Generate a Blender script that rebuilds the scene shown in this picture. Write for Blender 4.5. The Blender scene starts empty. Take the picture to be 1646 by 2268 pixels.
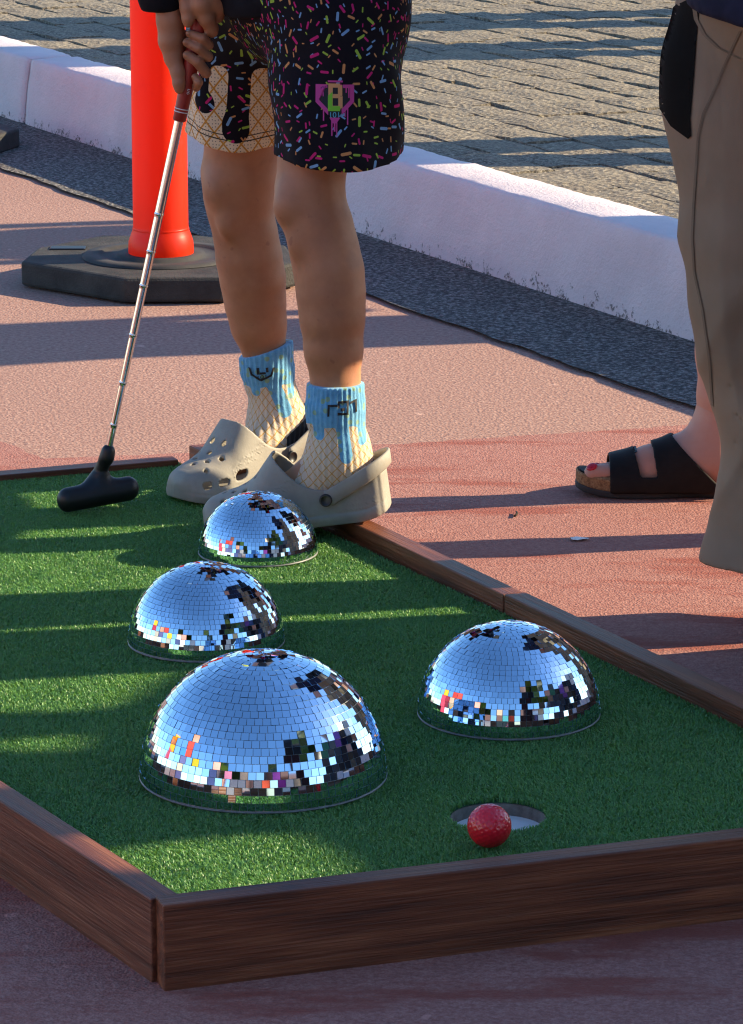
import bpy, bmesh, math, random
import numpy as np
from mathutils import Vector, Matrix
from mathutils.bvhtree import BVHTree
random.seed(7); rng = np.random.default_rng(7)
R = math.radians
scn = bpy.context.scene
C = scn.collection

# ------------------------------------------------------------------ camera, sky, sun, exposure
CAM_H, PITCH, FPX, CX, CY = 1.19, R(13.8), 7865.0, 823.0, 1134.0     # measured on the photograph
cam = bpy.data.cameras.new('camera'); camo = bpy.data.objects.new('camera', cam); C.objects.link(camo)
camo.location = (0, 0, CAM_H); camo.rotation_euler = (R(90) - PITCH, 0, 0)
cam.sensor_fit = 'VERTICAL'; cam.sensor_height = 24; cam.lens = 24 * FPX / 2268
cam.clip_start = .05; cam.clip_end = 3000
scn.camera = camo
SUN_AZ, SUN_EL = 10.0, 25.5          # degrees behind the +X axis, degrees above the ground
w = bpy.data.worlds.new('World'); scn.world = w; w.use_nodes = True
nt = w.node_tree; bg = nt.nodes['Background']
sky = nt.nodes.new('ShaderNodeTexSky'); sky.sky_type = 'NISHITA'; sky.sun_disc = False
sky.sun_elevation = R(SUN_EL); sky.sun_rotation = R(90 - SUN_AZ); sky.air_density = 1.0; sky.dust_density = .3; sky.ozone_density = 3.0
hsv = nt.nodes.new('ShaderNodeHueSaturation'); hsv.inputs['Saturation'].default_value = 1.1; hsv.inputs['Hue'].default_value = .5
nt.links.new(sky.outputs[0], hsv.inputs['Color']); nt.links.new(hsv.outputs[0], bg.inputs[0]); bg.inputs[1].default_value = .12
sun = bpy.data.lights.new('sun', 'SUN'); sun.energy = 5.0; sun.angle = R(.53); sun.color = (1, .80, .52)
suno = bpy.data.objects.new('sun', sun); C.objects.link(suno)
sdir = Vector((math.cos(R(SUN_EL)) * math.cos(R(SUN_AZ)), math.cos(R(SUN_EL)) * math.sin(R(SUN_AZ)), math.sin(R(SUN_EL))))
suno.rotation_euler = sdir.to_track_quat('Z', 'Y').to_euler(); suno.location = sdir * 30
vs = scn.view_settings; vs.view_transform = 'Standard'; vs.look = 'None'; vs.exposure = 1.12; vs.gamma = 1; vs.use_curve_mapping = False
cy = scn.cycles; cy.caustics_reflective = False; cy.caustics_refractive = False; cy.max_bounces = 8; cy.diffuse_bounces = 4
cy.glossy_bounces = 5; cy.use_denoising = True; cy.sample_clamp_indirect = 6; cy.filter_width = 1.2

# ------------------------------------------------------------------ measuring helpers: a spot of the photograph to a point of the place
def ray(x, y):
    u = (x - CX) / FPX; v = -(y - CY) / FPX
    return Vector((u, math.cos(PITCH) + v * math.sin(PITCH), -math.sin(PITCH) + v * math.cos(PITCH)))
def at(x, y, z=0.0):
    r = ray(x, y); t = (z - CAM_H) / r.z
    return Vector((r.x * t, r.y * t, z))
def atY(x, y, Y):
    r = ray(x, y); t = Y / r.y
    return Vector((r.x * t, Y, CAM_H + r.z * t))
def pxm(p):
    return FPX / (p.y * math.cos(PITCH) - (p.z - CAM_H) * math.sin(PITCH))

# ------------------------------------------------------------------ materials
class G:
    def __init__(s, name):
        s.m = bpy.data.materials.new(name); s.m.use_nodes = True; s.t = s.m.node_tree; s.b = s.t.nodes['Principled BSDF']; s.out = s.t.nodes['Material Output']
    def n(s, kind, ins=None, **kw):
        nd = s.t.nodes.new('ShaderNode' + kind)
        for k, v in kw.items(): setattr(nd, k, v)
        for k, v in (ins or {}).items(): s.set(nd.inputs[k], v)
        return nd
    def set(s, sock, v):
        if isinstance(v, bpy.types.NodeSocket): s.t.links.new(v, sock)
        else: sock.default_value = v
    def p(s, **kw):
        for k, v in kw.items(): s.set(s.b.inputs[k.replace('_', ' ')], v)
    def math(s, op, a, b=0.0, c=None, clamp=False):
        nd = s.n('Math', operation=op, use_clamp=clamp); s.set(nd.inputs[0], a); s.set(nd.inputs[1], b)
        if c is not None: s.set(nd.inputs[2], c)
        return nd.outputs[0]
    def mix(s, f, a, b, blend='MIX'):
        nd = s.n('Mix', data_type='RGBA', blend_type=blend); s.set(nd.inputs[0], f); s.set(nd.inputs[6], a); s.set(nd.inputs[7], b)
        return nd.outputs[2]
    def ramp(s, f, stops, interp='LINEAR'):
        nd = s.n('ValToRGB'); cr = nd.color_ramp; cr.interpolation = interp; s.set(nd.inputs[0], f)
        while len(cr.elements) < len(stops): cr.elements.new(.5)
        for e, (p, c) in zip(cr.elements, stops): e.position = p; e.color = c if len(c) == 4 else (*c, 1)
        return nd.outputs[0]
    def noise(s, scale, detail=4, rough=.55, vec=None, out=0):
        nd = s.n('TexNoise', {'Scale': scale, 'Detail': detail, 'Roughness': rough})
        if vec: s.set(nd.inputs['Vector'], vec)
        return nd.outputs[out]
    def co(s, kind='Object'): return s.n('TexCoord').outputs[kind]
    def geo(s): return s.n('NewGeometry').outputs['Position']
    def bump(s, h, strength=.3, dist=.002):
        nd = s.n('Bump', {'Strength': strength, 'Distance': dist, 'Height': h}); s.set(s.b.inputs['Normal'], nd.outputs[0]); return nd
    def attr(s, name, out='Vector'): return s.n('Attribute', attribute_name=name).outputs[out]
def c4(c): return (*c, 1)
def simple(name, c1, c2=None, scale=40, rough=.6, bump=0, bscale=200, metal=0, bdist=.001, **kw):
    g = G(name); g.p(Roughness=rough, Metallic=metal)
    pos = g.co()
    if c2 is None: g.p(Base_Color=c4(c1))
    else: g.p(Base_Color=g.ramp(g.noise(scale, 5, .6, pos), [(.35, c1), (.65, c2)]))
    if bump: g.bump(g.noise(bscale, 4, .6, pos), bump, bdist)
    g.p(**kw)
    return g.m
M = {}
def ground_mat(name, ca, cb, cc, worn, spk=260):
    g = G(name); pos = g.geo()
    big = g.noise(1.7, 5, .6, pos); agg = g.n('TexVoronoi', {'Vector': pos, 'Scale': spk}).outputs['Distance']
    fine = g.noise(spk * .6, 4, .75, pos)
    col = g.ramp(fine, [(.36, ca), (.5, cb), (.64, cc)])
    col = g.mix(g.math('MULTIPLY', g.ramp(big, [(.35, (0, 0, 0)), (.7, (1, 1, 1))]), .4), col, c4(tuple(x * .78 for x in cb)))
    if worn:
        st = g.n('Mapping', {'Vector': pos, 'Scale': (1.1, 4.2, 1), 'Rotation': (0, 0, .12)}).outputs[0]
        wn = g.math('MULTIPLY', g.ramp(g.noise(2.6, 7, .66, st), [(.52, (0, 0, 0)), (.62, (1, 1, 1))]), .85)
        col = g.mix(wn, col, c4(worn))
    spots = g.ramp(g.noise(31, 2, .5, pos), [(.71, (0, 0, 0)), (.74, (1, 1, 1))])
    col = g.mix(g.math('MULTIPLY', spots, .35), col, c4(tuple(min(1, x * 1.7) for x in cc)))
    g.p(Base_Color=col, Roughness=.85); g.bump(g.math('ADD', agg, fine), .55, .0022)
    return g.m
M['ground'] = ground_mat('ground_coarse', (.24, .122, .098), (.36, .205, .162), (.49, .315, .25), None, 210)
M['painted'] = ground_mat('ground_painted', (.26, .095, .075), (.36, .155, .125), (.46, .235, .19), (.27, .065, .042), 330)
def asphalt():
    g = G('asphalt'); pos = g.geo()
    v = g.n('TexVoronoi', {'Vector': pos, 'Scale': 130.0}); f = g.noise(120, 4, .8, pos)
    col = g.ramp(f, [(.38, (.018, .017, .017)), (.5, (.085, .08, .075)), (.63, (.34, .32, .30))])
    g.p(Base_Color=col, Roughness=.9); g.bump(g.math('ADD', f, v.outputs['Distance']), .8, .005); return g.m
M['asphalt'] = asphalt()
def paver():
    g = G('paver_stone'); pos = g.geo(); rnd = g.n('ObjectInfo').outputs['Random']
    f = g.noise(105, 4, .8, pos); v = g.n('TexVoronoi', {'Vector': pos, 'Scale': 70.0})
    col = g.ramp(f, [(.34, (.04, .034, .027)), (.5, (.20, .168, .125)), (.66, (.50, .45, .35))])
    col = g.mix(g.math('MULTIPLY', rnd, .35), col, (.2, .17, .13, 1))
    col = g.mix(g.math('MULTIPLY', g.ramp(g.noise(5, 4, .6, pos), [(.45, (0, 0, 0)), (.7, (1, 1, 1))]), .4), col, (.34, .29, .2, 1))
    g.p(Base_Color=col, Roughness=.92); g.bump(g.math('ADD', f, v.outputs['Distance']), .9, .006); return g.m
M['paver'] = paver()
M['joint'] = simple('joint_soil', (.035, .03, .026), (.07, .06, .05), 60, .95, .6, 120)
M['road'] = simple('far_road', (.2, .18, .15), (.3, .27, .22), 30, .9, .5, 150, bdist=.004)
def kerbpaint():
    g = G('white_kerb_paint'); pos = g.geo(); z = g.n('SeparateXYZ', {0: pos}).outputs[2]
    n1 = g.noise(38, 6, .7, pos); n2 = g.noise(160, 4, .7, pos); n3 = g.noise(6, 4, .6, pos)
    low = g.ramp(z, [(.0, (1, 1, 1)), (.035, (.55, .55, .55)), (.07, (.0, .0, .0))])
    wear = g.ramp(g.math('ADD', g.math('MULTIPLY', n1, .75), g.math('MULTIPLY', low, .22)), [(.56, (0, 0, 0)), (.6, (1, 1, 1))])
    wear = g.math('MULTIPLY', wear, g.ramp(n2, [(.44, (0, 0, 0)), (.56, (1, 1, 1))]))
    base = g.ramp(n3, [(.3, (.78, .695, .72)), (.7, (.66, .58, .61))])
    flk = g.ramp(n2, [(.62, (0, 0, 0)), (.74, (1, 1, 1))])
    base = g.mix(g.math('MULTIPLY', flk, .3), base, (.45, .42, .4, 1))
    g.p(Base_Color=g.mix(wear, base, (.1, .085, .08, 1)), Roughness=.7); g.bump(g.math('ADD', g.math('MULTIPLY', n1, 1.5), n2), .7, .004); return g.m
M['kerb'] = kerbpaint()
def wood(name, dark, mid, lite):
    g = G(name); co = g.co(); st = g.n('Mapping', {'Vector': co, 'Scale': (1.6, 34, 34)}).outputs[0]
    n1 = g.noise(2.4, 8, .62, st); big = g.noise(5, 3, .5, co); st2 = g.n('Mapping', {'Vector': co, 'Scale': (6, 190, 190)}).outputs[0]; f = g.noise(2.2, 4, .6, st2)
    col = g.ramp(n1, [(.36, dark), (.5, mid), (.64, lite)])
    col = g.mix(g.math('MULTIPLY', f, .35), col, c4(dark))
    col = g.mix(g.math('MULTIPLY', g.ramp(big, [(.4, (0, 0, 0)), (.7, (1, 1, 1))]), .5), col, c4(tuple(x * .6 for x in mid)))
    kn = g.n('TexVoronoi', {'Vector': g.n('Mapping', {'Vector': co, 'Scale': (5, 11, 11)}).outputs[0], 'Scale': 1.0})
    kd = kn.outputs['Distance']; knot = g.ramp(g.math('ADD', kd, g.math('MULTIPLY', f, .08)), [(.09, (1, 1, 1)), (.16, (0, 0, 0))])
    col = g.mix(g.math('MULTIPLY', knot, .75), col, (.02, .008, .005, 1))
    g.p(Base_Color=col, Roughness=g.math('MULTIPLY_ADD', n1, .3, .33)); g.bump(g.math('ADD', n1, f), .6, .002); return g.m
M['wood'] = wood('stained_timber', (.06, .014, .005), (.185, .050, .017), (.34, .115, .045))
M['woodlight'] = wood('worn_timber', (.065, .017, .008), (.19, .058, .026), (.33, .125, .06))
def turfmat():
    g = G('artificial_turf'); r = g.attr('shade', 'Fac'); info = g.n('ObjectInfo').outputs['Random']
    col = g.ramp(r, [(0, (.07, .22, .08)), (.5, (.145, .37, .10)), (1, (.32, .55, .15))])
    g.p(Base_Color=col, Roughness=.42)
    g.b.inputs['Specular IOR Level'].default_value = .5
    tr = g.n('BsdfTranslucent', {'Color': (.18, .36, .05, 1)}); mx = g.n('MixShader', {0: .33, 1: g.b.outputs[0], 2: tr.outputs[0]})
    g.t.links.new(mx.outputs[0], g.out.inputs[0]); return g.m
M['turf'] = turfmat()
M['turfbase'] = simple('turf_backing', (.015, .06, .022), (.03, .10, .035), 90, .9)
M['mirror'] = simple('mirror_glass', (.62, .80, .98), rough=.015, metal=1)
M['grout'] = simple('dome_shell', (.58, .61, .61), (.72, .75, .75), 300, .3)
M['rim'] = simple('dome_rim', (.16, .18, .18), (.25, .27, .27), 200, .4)
M['redball'] = simple('red_ball', (.72, .010, .03), rough=.25, Coat_Weight=.4)
M['rubber'] = simple('black_rubber', (.022, .022, .023), (.05, .048, .045), 14, .75, .5, 260)
M['rubbergrey'] = simple('grey_rubber', (.018, .018, .018), (.05, .049, .046), 18, .82, .7, 230, bdist=.003)
M['black'] = simple('black_plastic', (.008, .008, .010), rough=.42)
M['chrome'] = simple('chrome', (.78, .77, .75), rough=.09, metal=1)
M['grip'] = simple('red_grip', (.30, .022, .014), (.36, .03, .02), 60, .38)
M['whiteprint'] = simple('white_print', (.8, .8, .78), rough=.5)
def orange():
    g = G('orange_plastic'); co = g.co(); sc_ = g.ramp(g.noise(9, 7, .7, co), [(.56, (0, 0, 0)), (.7, (1, 1, 1))]); g.p(Base_Color=g.mix(g.math('MULTIPLY', sc_, .35), (.92, .045, .004, 1), (.55, .03, .012, 1)), Roughness=g.math('MULTIPLY_ADD', sc_, .25, .36))
    tr = g.n('BsdfTranslucent', {'Color': (1, .07, .008, 1)}); mx = g.n('MixShader', {0: .45, 1: g.b.outputs[0], 2: tr.outputs[0]})
    g.t.links.new(mx.outputs[0], g.out.inputs[0]); return g.m
M['orange'] = orange()
def skin(name, a, b, marks=0):
    g = G(name); co = g.co(); n1 = g.noise(14, 4, .6, co); n2 = g.noise(420, 3, .6, co); n3 = g.noise(21, 3, .5, co); n4 = g.noise(70, 2, .5, co)
    col = g.ramp(n1, [(.33, a), (.67, b)])
    if marks:
        col = g.mix(g.math('MULTIPLY', g.ramp(n3, [(.62, (0, 0, 0)), (.78, (1, 1, 1))]), .35), col, (.20, .075, .055, 1))
        col = g.mix(g.math('MULTIPLY', g.ramp(n4, [(.68, (0, 0, 0)), (.74, (1, 1, 1))]), .4), col, (.24, .08, .05, 1))
    g.p(Base_Color=col, Roughness=.5)
    g.b.inputs['Subsurface Weight'].default_value = .12; g.b.inputs['Subsurface Radius'].default_value = (.01, .004, .002); g.b.inputs['Subsurface Scale'].default_value = .6
    g.bump(g.math('ADD', n2, g.math('MULTIPLY', n4, .5)), .2, .0008); return g.m
M['skin'] = skin('child_skin', (.40, .165, .078), (.53, .245, .125), 1)
M['skin2'] = skin('pale_skin', (.52, .25, .17), (.60, .33, .24))
M['hairdark'] = simple('hair', (.03, .018, .012), (.06, .035, .02), 60, .5)
M['clog'] = simple('clog_foam', (.29, .275, .235), (.37, .35, .30), 26, .62, .25, 300)
M['cork'] = simple('cork', (.17, .085, .035), (.42, .26, .12), 330, .85, .5, 300)
M['leather'] = simple('dark_leather', (.010, .007, .006), (.015, .011, .009), 60, .6, .2, 420, Specular_IOR_Level=.18)
M['nail'] = simple('red_nail', (.55, .01, .03), rough=.15)
def cloth(name, a, b, scale=30, weave=900):
    g = G(name); co = g.co(); n = g.noise(scale, 4, .6, co); wv = g.noise(weave, 2, .5, co)
    g.p(Base_Color=g.ramp(n, [(.35, a), (.65, b)]), Roughness=.9); g.b.inputs['Specular IOR Level'].default_value = .2
    g.bump(g.math('ADD', g.math('MULTIPLY', n, 2.0), g.math('MULTIPLY', wv, .15)), .35, .006 if scale < 15 else .001); return g.m
def trouser_mat():
    g = G('khaki_cloth'); co = g.co(); n = g.noise(9, 4, .6, co); st = g.n('Mapping', {'Vector': co, 'Rotation': (0, .5, 0), 'Scale': (6, 4, 2.6)}).outputs[0]
    cr = g.n('TexNoise', {'Vector': st, 'Scale': 1.6, 'Detail': 3.0, 'Roughness': .5, 'Distortion': .6}).outputs[0]; wv = g.noise(900, 2, .5, co)
    g.p(Base_Color=g.ramp(n, [(.35, (.28, .215, .145)), (.65, (.33, .255, .175))]), Roughness=.9); g.b.inputs['Specular IOR Level'].default_value = .2
    g.bump(g.math('ADD', cr, g.math('MULTIPLY', wv, .012)), .6, .02); return g.m
M['khaki'] = trouser_mat()
M['khakidark'] = cloth('dark_pocket', (.004, .0035, .003), (.007, .006, .005))
M['navy'] = cloth('navy_cloth', (.012, .014, .032), (.02, .022, .048))
M['blacktee'] = cloth('black_cloth', (.007, .007, .010), (.013, .012, .016))
def sprinkle(g, vec, size, L, r, seed):
    v = g.n('VectorMath', {0: vec, 1: (seed, seed * .7, 0)}, operation='ADD').outputs[0]
    vo = g.n('TexVoronoi', {'Vector': v, 'Scale': 1 / size, 'Randomness': .75}, voronoi_dimensions='2D')
    d = g.n('VectorMath', {0: v, 1: vo.outputs['Position']}, operation='SUBTRACT').outputs[0]
    col = g.n('SeparateColor', {0: vo.outputs['Color']})
    rot = g.n('VectorRotate', {'Vector': d, 'Angle': g.math('MULTIPLY', col.outputs[0], 6.28)}, rotation_type='Z_AXIS').outputs[0]
    s = g.n('SeparateXYZ', {0: rot}); ax = g.math('MAXIMUM', g.math('SUBTRACT', g.math('ABSOLUTE', s.outputs[0]), g.math('MULTIPLY_ADD', col.outputs[2], L * .6, L * .55)), 0.0)
    dd = g.math('SQRT', g.math('ADD', g.math('MULTIPLY', ax, ax), g.math('MULTIPLY', s.outputs[1], s.outputs[1])))
    mask = g.math('LESS_THAN', dd, g.math('MULTIPLY_ADD', col.outputs[2], r * .5, r * .7))
    cc = g.ramp(col.outputs[1], [(0, (.55, .02, .16)), (.32, (.33, .50, .06)), (.55, (.62, .28, .1)), (.76, (.2, .38, .6))], 'CONSTANT')
    return mask, cc
def waffle(g, vec, pitch, base, line, dots=True):
    s = g.n('SeparateXYZ', {0: vec}); u = g.math('MULTIPLY', s.outputs[0], 1.25)
    a = g.math('ABSOLUTE', g.math('SUBTRACT', g.math('FRACT', g.math('DIVIDE', g.math('ADD', u, s.outputs[1]), pitch)), .5))
    b = g.math('ABSOLUTE', g.math('SUBTRACT', g.math('FRACT', g.math('DIVIDE', g.math('SUBTRACT', u, s.outputs[1]), pitch)), .5))
    m = g.math('LESS_THAN', g.math('MINIMUM', a, b), .062)
    col = base
    if dots:
        vo = g.n('TexVoronoi', {'Vector': vec, 'Scale': 210.0, 'Randomness': .3}, voronoi_dimensions='2D')
        col = g.mix(g.math('LESS_THAN', vo.outputs['Distance'], .17), base, (.2, .17, .14, 1))
    return g.mix(m, col, line)
def shorts_mat():
    g = G('printed_shorts'); vec = g.attr('pat'); drip = g.attr('drip', 'Fac')
    m1, c1 = sprinkle(g, vec, .0205, .0047, .0017, 3.1); m2, c2 = sprinkle(g, vec, .0150, .0024, .0010, 9.3)
    choc = g.mix(m2, (.007, .005, .009, 1), c2); choc = g.mix(m1, choc, c1)
    waf = waffle(g, vec, .030, (.84, .70, .48, 1), (.60, .28, .04, 1))
    stitch = g.attr('hem', 'Fac'); waf = g.mix(g.math('LESS_THAN', g.math('ABSOLUTE', g.math('SUBTRACT', stitch, .017)), .0009), waf, (.05, .04, .03, 1))
    waf = g.mix(g.math('LESS_THAN', g.math('ABSOLUTE', g.math('SUBTRACT', stitch, .024)), .0007), waf, (.07, .05, .04, 1))
    g.p(Base_Color=g.mix(g.math('GREATER_THAN', drip, 0.0), waf, choc), Roughness=.85); g.b.inputs['Specular IOR Level'].default_value = .2
    g.bump(g.noise(900, 2, .5, g.co()), .15, .0005); return g.m
M['shorts'] = shorts_mat()
def sock_mat():
    g = G('printed_sock'); vec = g.attr('pat'); drip = g.attr('drip', 'Fac'); heel = g.attr('heel', 'Fac')
    waf = waffle(g, vec, .0145, (.68, .56, .42, 1), (.58, .33, .09, 1), False)
    sp = g.n('TexVoronoi', {'Vector': vec, 'Scale': 60.0}, voronoi_dimensions='2D')
    blue = g.mix(g.math('LESS_THAN', sp.outputs['Distance'], .2), g.ramp(g.noise(120, 3, .6, vec), [(.3, (.10, .34, .58)), (.7, (.17, .47, .72))]), (.25, .42, .3, 1))
    col = g.mix(g.math('GREATER_THAN', drip, 0.0), waf, blue); col = g.mix(g.math('GREATER_THAN', heel, 0.0), col, (.02, .02, .022, 1))
    kn = g.n('TexVoronoi', {'Vector': vec, 'Scale': 520.0}, voronoi_dimensions='2D')
    g.p(Base_Color=col, Roughness=.95); g.b.inputs['Sheen Weight'].default_value = .3; g.bump(kn.outputs['Distance'], .35, .0007); return g.m
M['sock'] = sock_mat()
PR = {k: simple('print_' + k, v, rough=.7) for k, v in dict(pink=(.55, .05, .26), orange=(.68, .33, .12), green=(.20, .55, .02), teal=(.10, .40, .5), dark=(.01, .009, .012)).items()}

# ------------------------------------------------------------------ mesh helpers
def tag(o, label, cat, group=None, kind=None):
    if label: o['label'] = label
    if cat: o['category'] = cat
    if group: o['group'] = group
    if kind: o['kind'] = kind
    return o
def link(name, me, mat, parent=None):
    o = bpy.data.objects.new(name, me); C.objects.link(o)
    if mat is not None and not me.materials: me.materials.append(mat)
    if parent is not None: o.parent = parent
    return o
def struct(o): o['kind'] = 'structure'; return o
def empty(name, loc=(0, 0, 0)):
    o = bpy.data.objects.new(name, None); C.objects.link(o); o.location = loc; o.empty_display_size = .05; return o
def pymesh(name, v, f, smooth=False):
    me = bpy.data.meshes.new(name); me.from_pydata([tuple(map(float, p)) for p in v], [], [tuple(map(int, q)) for q in f]); me.update()
    if smooth: me.polygons.foreach_set('use_smooth', [True] * len(me.polygons))
    return me
def bmmesh(name, bm, smooth=False):
    me = bpy.data.meshes.new(name); bm.to_mesh(me); bm.free()
    if smooth: me.polygons.foreach_set('use_smooth', [True] * len(me.polygons))
    return me
def setattr_pt(me, name, arr, vec=False):
    a = me.attributes.new(name, 'FLOAT_VECTOR' if vec else 'FLOAT', 'POINT')
    a.data.foreach_set('vector' if vec else 'value', np.ascontiguousarray(arr, dtype=np.float32).ravel())
def box_bm(bm, x0, x1, y0, y1, z0, z1, bev=0, seg=2):
    r = bmesh.ops.create_cube(bm, size=1)
    for v in r['verts']: v.co = Vector((x0 + (v.co.x + .5) * (x1 - x0), y0 + (v.co.y + .5) * (y1 - y0), z0 + (v.co.z + .5) * (z1 - z0)))
    if bev:
        es = {e for v in r['verts'] for e in v.link_edges}
        bmesh.ops.bevel(bm, geom=list(es), offset=bev, segments=seg, affect='EDGES', profile=.5)
def prism(name, pts, z0, z1, bev=0, seg=2):
    bm = bmesh.new(); vs_ = [bm.verts.new((p[0], p[1], z0)) for p in pts]; f = bm.faces.new(vs_)
    if f.normal.z > 0: f.normal_flip()
    bm.normal_update()
    r = bmesh.ops.extrude_face_region(bm, geom=[f])
    for v in [e for e in r['geom'] if isinstance(e, bmesh.types.BMVert)]: v.co.z = z1
    bmesh.ops.recalc_face_normals(bm, faces=bm.faces)
    if bev:
        es = [e for e in bm.edges if e.calc_face_angle(0) > .3]
        bmesh.ops.bevel(bm, geom=es, offset=bev, segments=seg, affect='EDGES', profile=.5)
    return bmmesh(name, bm)
def tube(name, pts, rad, n=16, cap=True):
    pts = [Vector(p) for p in pts]; rad = rad if hasattr(rad, '__len__') else [rad] * len(pts)
    v, f = [], []; up = Vector((.3, .9, .2))
    for i, p in enumerate(pts):
        d = (pts[min(i + 1, len(pts) - 1)] - pts[max(i - 1, 0)]).normalized(); a = d.cross(up).normalized(); b = d.cross(a)
        for k in range(n): t = 2 * math.pi * k / n; v.append(p + (a * math.cos(t) + b * math.sin(t)) * rad[i])
    for i in range(len(pts) - 1):
        for k in range(n): f.append((i * n + k, i * n + (k + 1) % n, (i + 1) * n + (k + 1) % n, (i + 1) * n + k))
    if cap: f.append(tuple(range(n - 1, -1, -1))); f.append(tuple((len(pts) - 1) * n + k for k in range(n)))
    me = pymesh(name, v, f, True)
    if cap:
        me.polygons[-1].use_smooth = False; me.polygons[-2].use_smooth = False
    return me
def lathe(name, prof, n=48):
    v, f = [], []
    for r, z in prof:
        for k in range(n): t = 2 * math.pi * k / n; v.append((r * math.cos(t), r * math.sin(t), z))
    for i in range(len(prof) - 1):
        for k in range(n): f.append((i * n + k, i * n + (k + 1) % n, (i + 1) * n + (k + 1) % n, (i + 1) * n + k))
    return pymesh(name, v, f, True)

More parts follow.
